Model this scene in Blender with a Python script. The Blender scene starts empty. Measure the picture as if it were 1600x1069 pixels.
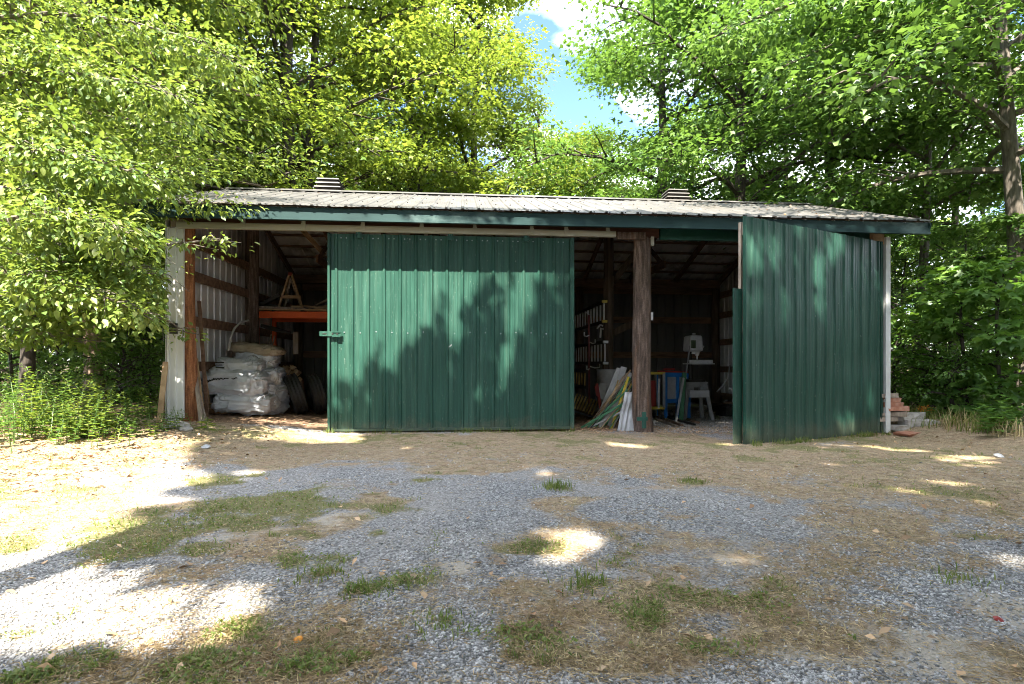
import bpy, math
import numpy as np
from mathutils import Vector, Matrix, noise as mnoise
sc = bpy.context.scene
R = math.radians
# ---------------------------------------------------------------- camera, world, sun, exposure
F, D, EYE, TH = 850.0, 8.13, 0.97, R(5.04)
cam = bpy.data.objects.new('camera', bpy.data.cameras.new('camera')); sc.collection.objects.link(cam)
cam.location = (0, -D, EYE); cam.rotation_euler = (R(90), 0, -TH)
cam.data.sensor_width = 36; cam.data.lens = F / 1600 * 36; cam.data.shift_y = 34 / 1600
cam.data.clip_start = .05; cam.data.clip_end = 2000
sc.camera = cam
SUN_EL, SUN_AZ = R(54), R(20)
TOSUN = Vector((-math.sin(SUN_AZ) * math.cos(SUN_EL), -math.cos(SUN_AZ) * math.cos(SUN_EL), math.sin(SUN_EL)))
sd = bpy.data.lights.new('sun', 'SUN'); sun = bpy.data.objects.new('sun', sd); sc.collection.objects.link(sun)
sd.energy = 3.1; sd.angle = R(.55); sd.color = (1, .93, .8)
sun.rotation_euler = TOSUN.to_track_quat('Z', 'Y').to_euler(); sun.location = (0, -20, 30)
w = bpy.data.worlds.new('World'); sc.world = w; w.use_nodes = True
nt = w.node_tree; N = nt.nodes; L = nt.links
bg = N['Background']; sky = N.new('ShaderNodeTexSky'); sky.sky_type = 'NISHITA'; sky.sun_disc = False
sky.sun_elevation = SUN_EL; sky.sun_rotation = math.atan2(TOSUN.x, TOSUN.y); sky.air_density = 1.0; sky.dust_density = .3; sky.ozone_density = 3
tc = N.new('ShaderNodeTexCoord'); sep = N.new('ShaderNodeSeparateXYZ'); L.new(tc.outputs['Generated'], sep.inputs[0])
def M_(op, a, b=None, c=None, nt=nt):
    n = nt.nodes.new('ShaderNodeMath'); n.operation = op
    for i, v in enumerate((a, b, c)):
        if v is None: continue
        if isinstance(v, (int, float)): n.inputs[i].default_value = v
        else: nt.links.new(v, n.inputs[i])
    return n.outputs[0]
CLOUD_Z = 3.1
zz = M_('ADD', M_('MAXIMUM', sep.outputs[2], 0), .12)
cx = M_('DIVIDE', sep.outputs[0], zz); cy = M_('DIVIDE', sep.outputs[1], zz)
cmb = N.new('ShaderNodeCombineXYZ'); L.new(cx, cmb.inputs[0]); L.new(cy, cmb.inputs[1]); cmb.inputs[2].default_value = CLOUD_Z
cn = N.new('ShaderNodeTexNoise'); cn.inputs['Scale'].default_value = 1.55; cn.inputs['Detail'].default_value = 7; cn.inputs['Roughness'].default_value = .52
L.new(cmb.outputs[0], cn.inputs['Vector'])
cr = N.new('ShaderNodeValToRGB'); cr.color_ramp.elements[0].position = .41; cr.color_ramp.elements[1].position = .61
L.new(cn.outputs[0], cr.inputs[0])
mx = N.new('ShaderNodeMixRGB'); L.new(cr.outputs[0], mx.inputs[0]); hs = N.new('ShaderNodeHueSaturation'); hs.inputs['Saturation'].default_value = 1.1; hs.inputs['Value'].default_value = .42; L.new(sky.outputs[0], hs.inputs['Color']); tn_ = N.new('ShaderNodeMixRGB'); tn_.blend_type = 'MULTIPLY'; tn_.inputs[0].default_value = 1; tn_.inputs[2].default_value = (.98, .9, 1.0, 1); L.new(hs.outputs[0], tn_.inputs[1]); L.new(tn_.outputs[0], mx.inputs[1]); mx.inputs[2].default_value = (5.6, 5.7, 6.1, 1)
L.new(mx.outputs[0], bg.inputs[0]); bg.inputs[1].default_value = .15
sc.view_settings.view_transform = 'Standard'; sc.view_settings.look = 'None'; sc.view_settings.exposure = 3.28; sc.view_settings.gamma = 1
cy_ = sc.cycles; cy_.max_bounces = 7; cy_.diffuse_bounces = 4; cy_.glossy_bounces = 2; cy_.transmission_bounces = 4; cy_.transparent_max_bounces = 4
cy_.caustics_reflective = False; cy_.caustics_refractive = False; cy_.use_denoising = True; cy_.sample_clamp_indirect = 6; cy_.filter_width = 1.0

# ---------------------------------------------------------------- helpers
CT, ST = math.cos(TH), math.sin(TH)
def ray(px, py):                       # photo pixel -> world direction (depth 1 along the optical axis)
    u = (px - 800) / F
    return (ST + u * CT, CT - u * ST, (568 - py) / F)
def at(px, py, y):                     # point seen at that pixel on the vertical plane at y
    d = ray(px, py); k = (y + D) / d[1]
    return (d[0] * k, y, EYE + d[2] * k)
def sst(a, b, x):
    t = np.clip((x - a) / (b - a), 0, 1); return t * t * (3 - 2 * t)
def hsh(ix, iy, seed):
    h = (ix.astype(np.int64) * 374761393 + iy.astype(np.int64) * 668265263 + seed * 974634777) & 0x7fffffff
    h = ((h ^ (h >> 13)) * 1274126177) & 0x7fffffff
    return ((h ^ (h >> 16)) & 0xffff) / 65535.0
def vn(x, y, s, seed=0):
    x = np.asarray(x, float) * s; y = np.asarray(y, float) * s
    ix = np.floor(x); iy = np.floor(y); fx = x - ix; fy = y - iy
    fx = fx * fx * (3 - 2 * fx); fy = fy * fy * (3 - 2 * fy)
    a = hsh(ix, iy, seed); b = hsh(ix + 1, iy, seed); c = hsh(ix, iy + 1, seed); d = hsh(ix + 1, iy + 1, seed)
    return (a * (1 - fx) + b * fx) * (1 - fy) + (c * (1 - fx) + d * fx) * fy
def fbm(x, y, s, seed=0, o=4):
    t = 0; a = .5; n = 0
    for i in range(o):
        t = t + a * vn(x, y, s, seed + i * 17); n += a; a *= .5; s *= 2.03
    return t / n
def gz(x, y):                          # ground height
    x = np.asarray(x, float); y = np.asarray(y, float)
    base = np.interp(x, [-14, -7, -3.9, -2.6, -1.9, 1.6, 2.75, 6.7, 7.1, 7.7, 12], [.38, .25, .15, .06, -.035, -.045, -.08, -.14, -.03, .05, .1])
    near = sst(-4.5, -.6, y)
    r = base * near + .05 * (fbm(x, y, .8, 5, 2) - .5) * sst(.4, 1.2, np.abs(y)) * (1 - .6 * near) + .016 * (fbm(x, y, 4, 9, 3) - .5)
    return r
def gzf(x, y): return float(gz(x, y))
def G(px, py):                         # photo pixel -> ground point
    d = ray(px, py); h = 0
    for _ in range(6):
        k = (h - EYE) / d[2]; h = gzf(d[0] * k, d[1] * k - D)
    return (d[0] * k, d[1] * k - D, h)
def topx(p):                           # world -> photo pixel
    x = p[..., 0]; y = p[..., 1] + D; z = p[..., 2] - EYE
    dep = x * ST + y * CT; u = x * CT - y * ST
    dep = np.where(np.abs(dep) < .05, .05, dep)
    return 800 + F * u / dep, 568 - F * z / dep, dep
def inpoly(x, y, poly):
    x = np.asarray(x, float); y = np.asarray(y, float); r = np.zeros(x.shape, bool); n = len(poly)
    for i in range(n):
        x1, y1 = poly[i]; x2, y2 = poly[(i + 1) % n]
        if y1 == y2: continue
        c = ((y1 > y) != (y2 > y)) & (x < (x2 - x1) * (y - y1) / (y2 - y1) + x1)
        r ^= c
    return r
# --- materials
def _ramp(nt, fac, cols, pos=None):
    r = nt.nodes.new('ShaderNodeValToRGB'); e = r.color_ramp.elements
    while len(e) < len(cols): e.new(.5)
    for i, c in enumerate(cols):
        e[i].position = pos[i] if pos else .28 + .44 * i / max(1, len(cols) - 1); e[i].color = (*c, 1)
    nt.links.new(fac, r.inputs[0]); return r.outputs[0]
def _noise(nt, vec, scale, detail=5, rough=.6, dist=0):
    n = nt.nodes.new('ShaderNodeTexNoise'); n.inputs['Scale'].default_value = scale; n.inputs['Detail'].default_value = detail
    n.inputs['Roughness'].default_value = rough; n.inputs['Distortion'].default_value = dist
    nt.links.new(vec, n.inputs['Vector']); return n.outputs[0]
def _map(nt, src, s):
    m = nt.nodes.new('ShaderNodeMapping'); m.inputs['Scale'].default_value = s; nt.links.new(src, m.inputs[0]); return m.outputs[0]
def _mix(nt, f, a, b, mode='MIX'):
    m = nt.nodes.new('ShaderNodeMixRGB'); m.blend_type = mode
    for i, v in enumerate((f, a, b)):
        if isinstance(v, (int, float)): m.inputs[i].default_value = v
        elif isinstance(v, tuple): m.inputs[i].default_value = (*v, 1)
        else: nt.links.new(v, m.inputs[i])
    return m.outputs[0]
def _bump(nt, h, strength, dist=.01):
    b = nt.nodes.new('ShaderNodeBump'); b.inputs['Strength'].default_value = strength; b.inputs['Distance'].default_value = dist
    nt.links.new(h, b.inputs['Height']); return b.outputs[0]
def mk(name, cols, scale=8, stretch=(1, 1, 1), rough=.7, metal=0, bump=.2, detail=6, stain=None, stain_scale=1.5, stain_pos=(.5, .68), fine=None, spec=.4, coord='Object', bd=.01, rand=0):
    m = bpy.data.materials.new(name); m.use_nodes = True; nt = m.node_tree; p = nt.nodes['Principled BSDF']
    t = nt.nodes.new('ShaderNodeTexCoord'); v = _map(nt, t.outputs[coord], stretch)
    n = _noise(nt, v, scale, detail); c = _ramp(nt, n, cols)
    if stain:
        n2 = _noise(nt, _map(nt, t.outputs[coord], stretch), stain_scale, 8, .65)
        f = _ramp(nt, n2, [(0, 0, 0), (1, 1, 1)], list(stain_pos)); c = _mix(nt, f, c, stain)
    if fine:
        n3 = _noise(nt, t.outputs[coord], fine, 3, .7); c = _mix(nt, .55, c, _ramp(nt, n3, [(.25, .25, .25), (.75, .75, .75)], [.3, .7]), 'OVERLAY')
    if rand:
        g = nt.nodes.new('ShaderNodeNewGeometry')
        c = _mix(nt, rand, c, _ramp(nt, g.outputs['Random Per Island'], [(.1, .1, .1), (.9, .9, .9)], [0, 1]), 'OVERLAY')
    nt.links.new(c, p.inputs['Base Color']); p.inputs['Roughness'].default_value = rough; p.inputs['Metallic'].default_value = metal
    p.inputs['Specular IOR Level'].default_value = spec
    if bump: nt.links.new(_bump(nt, n, bump, bd), p.inputs['Normal'])
    return m
def leafmat(name, c0, c1, c2, tr, trf=.42, gloss=.06, nscale=.9):
    m = bpy.data.materials.new(name); m.use_nodes = True; nt = m.node_tree; nt.nodes.clear(); Nn = nt.nodes; Ll = nt.links
    out = Nn.new('ShaderNodeOutputMaterial'); g = Nn.new('ShaderNodeNewGeometry'); t = Nn.new('ShaderNodeTexCoord')
    n = _noise(nt, t.outputs['Object'], nscale, 2)
    f = M_('ADD', M_('MULTIPLY', g.outputs['Random Per Island'], .55, nt=nt), M_('MULTIPLY', n, .5, nt=nt), nt=nt)
    col = _ramp(nt, f, [c0, c1, c2], [.22, .52, .85])
    tcol = _mix(nt, .5, col, tr)
    df = Nn.new('ShaderNodeBsdfDiffuse'); Ll.new(col, df.inputs[0])
    ts = Nn.new('ShaderNodeBsdfTranslucent'); Ll.new(tcol, ts.inputs[0])
    mxs = Nn.new('ShaderNodeMixShader'); mxs.inputs[0].default_value = trf; Ll.new(df.outputs[0], mxs.inputs[1]); Ll.new(ts.outputs[0], mxs.inputs[2])
    gl = Nn.new('ShaderNodeBsdfGlossy'); gl.inputs['Roughness'].default_value = .5; gl.inputs[0].default_value = (1, 1, 1, 1)
    mx2 = Nn.new('ShaderNodeMixShader'); mx2.inputs[0].default_value = gloss; Ll.new(mxs.outputs[0], mx2.inputs[1]); Ll.new(gl.outputs[0], mx2.inputs[2])
    Ll.new(mx2.outputs[0], out.inputs[0]); return m
# --- objects
def link(o): sc.collection.objects.link(o); return o
def props(o, label=None, cat=None, group=None, kind=None):
    for k, v in (('label', label), ('category', cat), ('group', group), ('kind', kind)):
        if v: o[k] = v
    return o
def thing(name, label, cat, loc=(0, 0, 0), rz=0, group=None):
    o = link(bpy.data.objects.new(name, None)); o.location = loc; o.rotation_euler = (0, 0, rz); o.empty_display_size = .2
    return props(o, label, cat, group)
def np_mesh(name, V, tris, mat, smooth=False):
    me = bpy.data.meshes.new(name); V = np.asarray(V, np.float32); T = np.asarray(tris, np.int32); k = T.shape[1]
    me.vertices.add(len(V)); me.vertices.foreach_set('co', V.ravel()); me.loops.add(T.size); me.loops.foreach_set('vertex_index', T.ravel())
    me.polygons.add(len(T)); me.polygons.foreach_set('loop_start', np.arange(0, T.size, k, dtype=np.int32))
    if smooth: me.polygons.foreach_set('use_smooth', np.ones(len(T), bool))
    me.update(calc_edges=True); me.materials.append(mat); return me
class MB:
    def __init__(s): s.v = []; s.f = []
    def add(s, vs, fs):
        o = len(s.v); s.v += [tuple(v) for v in vs]; s.f += [tuple(i + o for i in f) for f in fs]; return s
    def box(s, c, d, rot=None, taper=1, jit=0, seed=0):
        r = np.random.default_rng(seed)
        vs = []
        for z in (-1, 1):
            k = taper if z > 0 else 1
            for x, y in ((-1, -1), (1, -1), (1, 1), (-1, 1)):
                v = Vector((x * d[0] / 2 * k, y * d[1] / 2 * k, z * d[2] / 2)) + Vector(r.normal(0, 1, 3)) * jit
                if rot is not None: v = rot @ v
                vs.append(v + Vector(c))
        return s.add(vs, [(3, 2, 1, 0), (4, 5, 6, 7), (0, 1, 5, 4), (1, 2, 6, 5), (2, 3, 7, 6), (3, 0, 4, 7)])
    def bar(s, p, q, w, h, up=(0, 0, 1), e=0):       # rectangular bar from p to q
        p = Vector(p); q = Vector(q); a = (q - p); L_ = a.length; a.normalize()
        u = Vector(up)
        if abs(a.dot(u)) > .98: u = Vector((0, 1, 0))
        x = a.cross(u).normalized(); z = x.cross(a).normalized()
        m = Matrix((x, a, z)).transposed()
        return s.box((p + q) / 2, (w, L_ + e, h), m)
    def tube(s, pts, rad, n=8, cap=True):
        pts = [Vector(p) for p in pts]
        if isinstance(rad, (int, float)): rad = [rad] * len(pts)
        o = len(s.v); pr = None
        for i, p in enumerate(pts):
            a = (pts[min(i + 1, len(pts) - 1)] - pts[max(i - 1, 0)]).normalized()
            if pr is None:
                pr = a.cross(Vector((.3, .9, .2)) if abs(a.z) > .8 else Vector((0, 0, 1))).normalized()
            else: pr = (pr - a * pr.dot(a)).normalized()
            b = a.cross(pr)
            for k in range(n):
                t = 2 * math.pi * k / n; s.v.append(tuple(p + (pr * math.cos(t) + b * math.sin(t)) * rad[i]))
        for i in range(len(pts) - 1):
            for k in range(n):
                k2 = (k + 1) % n; s.f.append((o + i * n + k, o + i * n + k2, o + (i + 1) * n + k2, o + (i + 1) * n + k))
        if cap:
            s.f.append(tuple(o + k for k in range(n))[::-1]); s.f.append(tuple(o + (len(pts) - 1) * n + k for k in range(n)))
        return s
    def lathe(s, prof, n=24, c=(0, 0, 0), rot=None, cap=True):
        o = len(s.v)
        for r, z in prof:
            for k in range(n):
                t = 2 * math.pi * k / n; v = Vector((r * math.cos(t), r * math.sin(t), z))
                if rot is not None: v = rot @ v
                s.v.append(tuple(v + Vector(c)))
        for i in range(len(prof) - 1):
            for k in range(n):
                k2 = (k + 1) % n; s.f.append((o + i * n + k, o + i * n + k2, o + (i + 1) * n + k2, o + (i + 1) * n + k))
        if cap:
            s.f.append(tuple(o + k for k in range(n))[::-1]); s.f.append(tuple(o + (len(prof) - 1) * n + k for k in range(n)))
        return s
    def sheet(s, prof, O, A, B, nrm, thick=0, seg=1, wob=0, seed=0):   # prof: (a, h) across; B: run vector
        O, A, B, nrm = Vector(O), Vector(A), Vector(B), Vector(nrm); o = len(s.v); n = len(prof)
        for j in range(seg + 1):
            for a, h in prof:
                p = O + A * a + B * (j / seg) + nrm * h
                if wob: p = p + nrm * wob * (mnoise.noise((a * 1.7, j / seg * 3.1, seed)))
                s.v.append(tuple(p))
        for j in range(seg):
            for i in range(n - 1):
                q = o + j * n + i; s.f.append((q, q + 1, q + n + 1, q + n))
        return s
    def build(s, name, mat, parent=None, label=None, cat=None, group=None, kind=None, smooth=False, world=False, bevel=0):
        me = bpy.data.meshes.new(name); off = Vector((0, 0, 0))
        if parent is None and kind is None:
            V = np.array(s.v); off = Vector((float(V[:, 0].mean()), float(V[:, 1].mean()), float(V[:, 2].min())))
        me.from_pydata([tuple(Vector(v) - off) for v in s.v], [], s.f); me.update()
        me.materials.append(mat)
        if smooth:
            for p in me.polygons: p.use_smooth = True
        o = link(bpy.data.objects.new(name, me)); o.location = off
        if parent is not None:
            o.parent = parent
            if world:
                m = Matrix.Identity(4); q = parent; ch = []
                while q is not None: ch.append(q); q = q.parent
                for q in reversed(ch): m = m @ q.matrix_parent_inverse @ q.matrix_basis
                o.matrix_parent_inverse = m.inverted()
        if bevel:
            b = o.modifiers.new('b', 'BEVEL'); b.width = bevel; b.segments = 2; b.limit_method = 'ANGLE'; b.angle_limit = R(40)
        if smooth:
            try: me.set_sharp_from_angle(angle=R(40))
            except Exception: pass
        return props(o, label, cat, group, kind)
def ribs(width, pitch=.2286, h=.019, w=.055, top=.022, minor=True, x0=.03):
    P = [(0, 0)]; x = x0
    while x + w < width:
        P += [(x, 0), (x + (w - top) / 2, h), (x + (w + top) / 2, h), (x + w, 0)]
        if minor and x + pitch < width:
            for k in (1, 2):
                c = x + w + (pitch - w) * k / 3; P += [(c - .012, 0), (c - .006, .0028), (c + .006, .0028), (c + .012, 0)]
        x += pitch
    P.append((width, 0)); return P
# ---------------------------------------------------------------- materials
def door_paint(name, base, fade, axis_scale=(6, 6, .25)):
    m = mk(name, [tuple(c * .75 for c in base), base, tuple(min(1, c * 1.35) for c in base)], 5, axis_scale, .4, 0, .05, 5, stain=fade, stain_scale=2.2, stain_pos=(.5, .95), spec=.2)
    nt = m.node_tree; p = nt.nodes['Principled BSDF']; src = p.inputs['Base Color'].links[0].from_socket; t = nt.nodes.new('ShaderNodeTexCoord').outputs['Object']
    sx = nt.nodes.new('ShaderNodeSeparateXYZ'); nt.links.new(t, sx.inputs[0]); n = _noise(nt, t, 3.5, 7, .7); n2 = _noise(nt, t, 30, 3, .7)
    mud = M_('ADD', M_('MULTIPLY', sx.outputs[2], -2.6, nt=nt), M_('ADD', M_('MULTIPLY', n, 1.3, nt=nt), M_('MULTIPLY', n2, .7, nt=nt), nt=nt), nt=nt)
    c = _mix(nt, _ramp(nt, mud, [(0, 0, 0), (.3, .3, .3)], [.6, 1.1]), src, (.16, .13, .09))
    sp = _noise(nt, _map(nt, t, (1, 1, .5)), 55, 2, .5); c = _mix(nt, _ramp(nt, sp, [(0, 0, 0), (.5, .5, .5)], [.68, .74]), c, (.2, .24, .2))
    nt.links.new(c, p.inputs['Base Color']); big = _noise(nt, _map(nt, t, (1, 1, .55)), 2.4, 3, .5); bm = _bump(nt, big, .35, .06); nt.links.new(bm, p.inputs['Normal'])
    return m
MT = {}
MT['green'] = door_paint('green_painted_steel', (.018, .06, .044), (.07, .14, .105))
MT['green_dk'] = mk('dark_green_trim', [(.012, .07, .05), (.02, .1, .075)], 6, (1, 1, 1), .45, 0, .05, stain=(.1, .2, .16), stain_scale=4, stain_pos=(.6, .8))
MT['fascia'] = mk('weathered_teal_paint', [(.008, .026, .027), (.014, .04, .04), (.02, .05, .05)], 3, (.5, 1, 1), .55, 0, .15, spec=.25, stain=(.13, .19, .18), stain_scale=1.6, stain_pos=(.58, .75))
MT['white_steel'] = mk('white_painted_steel', [(.55, .55, .54), (.68, .68, .67)], 3, (1, 1, .3), .45, 0, .05, stain=(.35, .33, .28), stain_pos=(.58, .85))
MT['roof'] = mk('weathered_grey_roof_steel', [(.07, .067, .065), (.1, .096, .092), (.13, .125, .12)], 3, (1, .35, .35), .5, .15, .1, stain=(.1, .088, .075), stain_scale=1.1, stain_pos=(.52, .8))
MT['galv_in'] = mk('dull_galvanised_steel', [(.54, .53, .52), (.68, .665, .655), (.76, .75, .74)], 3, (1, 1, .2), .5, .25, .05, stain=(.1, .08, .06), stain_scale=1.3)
MT['galv_back'] = mk('shade_dark_steel', [(.06, .055, .05), (.13, .12, .11)], 3, (1, 1, .2), .6, .1, .05)  # the back wall's deep shade is put into this dark colour
MT['galv'] = mk('galvanised_zinc', [(.3, .32, .33), (.5, .52, .54)], 9, (1, 1, 1), .38, .6, .05)
MT['log'] = mk('grey_weathered_log', [(.03, .02, .015), (.125, .085, .065), (.27, .2, .165)], 5, (5, 5, .6), .85, 0, 1, 8, stain=(.2, .1, .05), stain_scale=1.6, stain_pos=(.56, .72), bd=.03, fine=45)
MT['log_red'] = mk('red_brown_bark_log', [(.09, .03, .012), (.26, .1, .04), (.38, .19, .09)], 6, (5, 5, .6), .85, 0, 1, 8, bd=.03, fine=45)
MT['log_dk'] = mk('dark_old_log', [(.03, .02, .014), (.09, .06, .04), (.15, .11, .08)], 5, (4, 4, .35), .9, 0, .6, 8, bd=.02)
MT['beam'] = mk('brown_old_timber', [(.07, .04, .025), (.17, .1, .065), (.26, .165, .11)], 5, (.5, 3, 3), .85, 0, .4, 7)
MT['header'] = mk('red_brown_timber', [(.06, .025, .015), (.13, .055, .03)], 4, (.4, 3, 3), .85, 0, .4, 7)
MT['lumber'] = mk('bare_lumber', [(.2, .12, .06), (.38, .25, .14), (.5, .36, .22)], 5, (1, 1, 1), .8, 0, .3, 7, rand=.5)
MT['lumber_g'] = mk('grey_bare_boards', [(.12, .09, .07), (.24, .19, .15), (.36, .3, .25)], 6, (3, 3, .5), .85, 0, .3, 7, rand=.6)
MT['track'] = mk('cream_steel_rail', [(.33, .32, .25), (.45, .44, .36)], 4, (.4, 2, 2), .5, .1, .05, stain=(.22, .17, .1), stain_pos=(.6, .85))
MT['orange'] = mk('orange_rack_paint', [(.62, .085, .012), (.75, .12, .02)], 4, (1, 1, 1), .45, 0, .03, stain=(.3, .06, .02), stain_pos=(.62, .8))
MT['bag'] = mk('white_woven_plastic', [(.4, .43, .48), (.52, .54, .59), (.62, .64, .68)], 4, (1, 1, 1), .5, 0, .7, 8, stain=(.4, .38, .37), stain_scale=2.5, stain_pos=(.55, .8), bd=.03)
MT['tarp'] = mk('tan_canvas', [(.22, .18, .13), (.4, .34, .26)], 7, (1, 1, 1), .85, 0, .5, 7, bd=.02)
MT['rubber'] = mk('black_rubber', [(.012, .012, .012), (.03, .03, .03)], 12, (1, 1, 1), .6, 0, .2, fine=30)
MT['ink'] = mk('black_print', [(.01, .01, .01), (.02, .02, .02)], 8, bump=0)
MT['dark'] = mk('dark_iron', [(.02, .018, .016), (.05, .045, .04)], 10, rough=.55, metal=.4)
MT['alu'] = mk('dull_aluminium', [(.5, .5, .5), (.68, .68, .68)], 9, rough=.4, metal=.35)
MT['yellow'] = mk('yellow_paint', [(.5, .38, .04), (.62, .48, .08)], 9, rough=.5)
MT['yelwood'] = mk('yellowed_wood', [(.3, .2, .06), (.42, .3, .1)], 9, rough=.7)
MT['red'] = mk('red_paint', [(.22, .02, .015), (.35, .04, .03)], 9, rough=.5, stain=(.1, .03, .02))
MT['maroon'] = mk('maroon_steel', [(.1, .02, .02), (.17, .04, .035)], 9, rough=.5)
MT['blue'] = mk('blue_paint', [(.01, .12, .4), (.02, .18, .5)], 9, rough=.4)
MT['grey'] = mk('grey_machine_paint', [(.2, .2, .2), (.3, .3, .3)], 9, rough=.45)
MT['greyl'] = mk('light_grey_machine_paint', [(.33, .33, .34), (.46, .46, .47)], 9, rough=.5)
MT['white'] = mk('white_board', [(.36, .36, .37), (.6, .6, .6)], 9, rough=.6, stain=(.25, .2, .16), stain_pos=(.5, .8))
MT['glass'] = mk('dim_green_window', [(.05, .07, .04), (.09, .12, .07)], 9, rough=.2)
MT['stake'] = mk('green_stake_paint', [(.04, .14, .07), (.08, .22, .12)], 9, rough=.6, rand=.4)
MT['purple'] = mk('purple_print', [(.12, .05, .2), (.2, .1, .3)], 9, rough=.6)
MT['brick'] = mk('old_brick', [(.2, .07, .04), (.38, .17, .11), (.42, .26, .2)], 9, rough=.9, bump=.5, rand=.5)
MT['stone'] = mk('pale_stone', [(.2, .18, .16), (.38, .35, .32), (.5, .47, .44)], 9, rough=.9, bump=.6)
MT['flower'] = mk('orange_petals', [(.6, .2, .02), (.8, .35, .05)], 30, rough=.7, rand=.4)

# ---------------------------------------------------------------- shed
X0, X1, YB = -4.19, 6.66, 5.65
shed = thing('open_shed', 'long green and white steel pole shed with two open bays under a low metal roof', 'shed', (1.2, 0, 0))
def part(mb, name, mat, parent=None, **k): return mb.build(name, MT[mat] if isinstance(mat, str) else mat, parent or shed, world=True, **k)
EY, EZ, RY, RZ, BY, BZ = -.47, 3.135, 2.55, 4.255, 6.05, 2.95
RX0, RX1 = -4.42, 7.11
def roofz(y): return float(np.interp(y, [EY, RY, BY], [EZ, RZ, BZ]))
m = MB(); nf = Vector((0, -(RZ - EZ), RY - EY)).normalized(); nb = Vector((0, RZ - BZ, BY - RY)).normalized()
m.sheet(ribs(RX1 - RX0, h=.015), (RX0, EY, EZ), (1, 0, 0), (0, RY - EY, RZ - EZ), nf, seg=10, wob=.012, seed=3)
m.sheet(ribs(RX1 - RX0, h=.022), (RX0, BY, BZ), (1, 0, 0), (0, RY - BY, RZ - BZ), nb, seg=6)
roof = part(m, 'roof', 'roof')
m = MB(); 
for s, nn in ((-1, nf), (1, nb)):
    e = Vector((0, s * .17, -.17 * .375)); m.add([(RX0 - .02, RY, RZ + .045), (RX1 + .02, RY, RZ + .045), Vector((RX1 + .02, RY, RZ + .03)) + e, Vector((RX0 - .02, RY, RZ + .03)) + e], [(0, 1, 2, 3) if s > 0 else (3, 2, 1, 0)])
part(m, 'ridge_cap', 'roof', roof)
m = MB().sheet(ribs(RX1 - RX0 - .1, h=.012, minor=False), (RX0 + .05, EY + .03, EZ - .014), (1, 0, 0), (0, RY - EY - .05, RZ - EZ - .02), nf * -1)
m.sheet(ribs(RX1 - RX0 - .1, h=.012, minor=False), (RX0 + .05, BY - .03, BZ - .014), (1, 0, 0), (0, RY - BY + .05, RZ - BZ - .02), nb * -1); part(m, 'added_pale_underside', 'galv_in', roof)  # second, paler sheet added under the roof to lighten the dark interior
# screws along the eave
m = MB(); x = RX0 + .03 + .027
while x < RX1 - .05:
    for t in (.015, .3, .6, .9):
        c = Vector((x + .06, EY, EZ)) + Vector((0, RY - EY, RZ - EZ)) * t + nf * .006; m.box(c, (.018, .018, .012))
    m.box((x, EY - .004, EZ + .012), (.035, .012, .018))
    x += .2286
part(m, 'eave_closure', 'dark', roof)
for px_ in (516, 1054):   # louvred roof vents straddling the ridge
    c = at(px_, 290, RY + .22); cx_ = c[0]; zt = EYE + (568 - (282 if px_ < 800 else 299)) * (10.9 / (1.027 if px_ < 800 else .97)) / F
    m = MB(); n = 5; z0_ = RZ - .12
    for i in range(n):
        z_ = z0_ + .06 + (zt - z0_ - .08) * i / (n - 1); wd = .56 - .04 * i
        m.lathe([(wd * .74, z_ - .01), (wd * .7, z_ + .012)], 4, (cx_, RY + .22, 0), Matrix.Rotation(R(45), 3, 'Z'))
    v = part(m, 'roof_vent', 'roof', roof)
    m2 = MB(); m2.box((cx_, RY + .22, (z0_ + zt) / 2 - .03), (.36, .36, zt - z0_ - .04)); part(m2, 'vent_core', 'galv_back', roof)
# fascia, rake boards
part(MB().box(((RX0 + RX1) / 2, -.40, 3.035), (RX1 - RX0 - .04, .035, .175)).box(((RX0 + RX1) / 2, -.424, 2.965), (RX1 - RX0 - .04, .012, .03)), 'fascia', 'fascia')
for x_ in (RX0 + .03, RX1 - .03):
    part(MB().bar((x_, EY + .05, EZ - .10), (x_, RY, RZ - .10), .03, .16).bar((x_, RY, RZ - .1), (x_, BY, BZ - .1), .03, .16), 'rake_board', 'fascia')
# header timber, green header panel
part(MB().box(((X0 + 3.0) / 2, .07, 3.02), (3.0 - X0, .05, .2), None), 'header_beam', 'header')
part(MB().box(((3.02 + X1) / 2, .06, 3.01), (X1 - 3.02, .05, .24)), 'header_panel', 'green_dk')
part(MB().box((2.55, -.0, 2.925), (.44, .05, .11), None), 'header_block', 'log')
# track
tr_ = part(MB().box(((-4.03 + 2.28) / 2, -.075, 2.925), (6.31, .055, .085)).box(((-4.03 + 2.28) / 2, -.106, 2.945), (6.31, .006, .012)), 'door_track', 'track')
for px_ in (380, 474, 567, 659, 742, 831, 885, 950):
    x_ = at(px_, 350, -.1)[0]
    part(MB().box((x_, -.085, 2.99), (.045, .05, .06)).box((x_, -.11, 2.945), (.06, .012, .08)).box((x_, -.07, 3.06), (.02, .02, .12)), 'track_bracket', 'track', tr_)
# walls
def gable(xw, sgn, mat, name):
    m = MB(); P = ribs(YB + .05, minor=False); o = 0; vs = []; fs = []
    for a, h in P:
        for z_ in (.02 + (-.16 if xw > 0 else .02), 1.5, roofz(a) - .03): vs.append((xw - sgn * h, a, z_))
    for i in range(len(P) - 1):
        for j in (0, 1): q = i * 3 + j; fs.append((q, q + 3, q + 4, q + 1))
    m.add(vs, fs); return part(m, name, mat)
gable(X0, 1, 'galv_in', 'side_wall'); gable(X1, -1, 'galv_in', 'side_wall')
def backwall():
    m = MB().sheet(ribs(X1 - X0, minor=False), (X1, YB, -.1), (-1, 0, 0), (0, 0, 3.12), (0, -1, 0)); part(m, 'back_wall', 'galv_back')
backwall()
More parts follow.
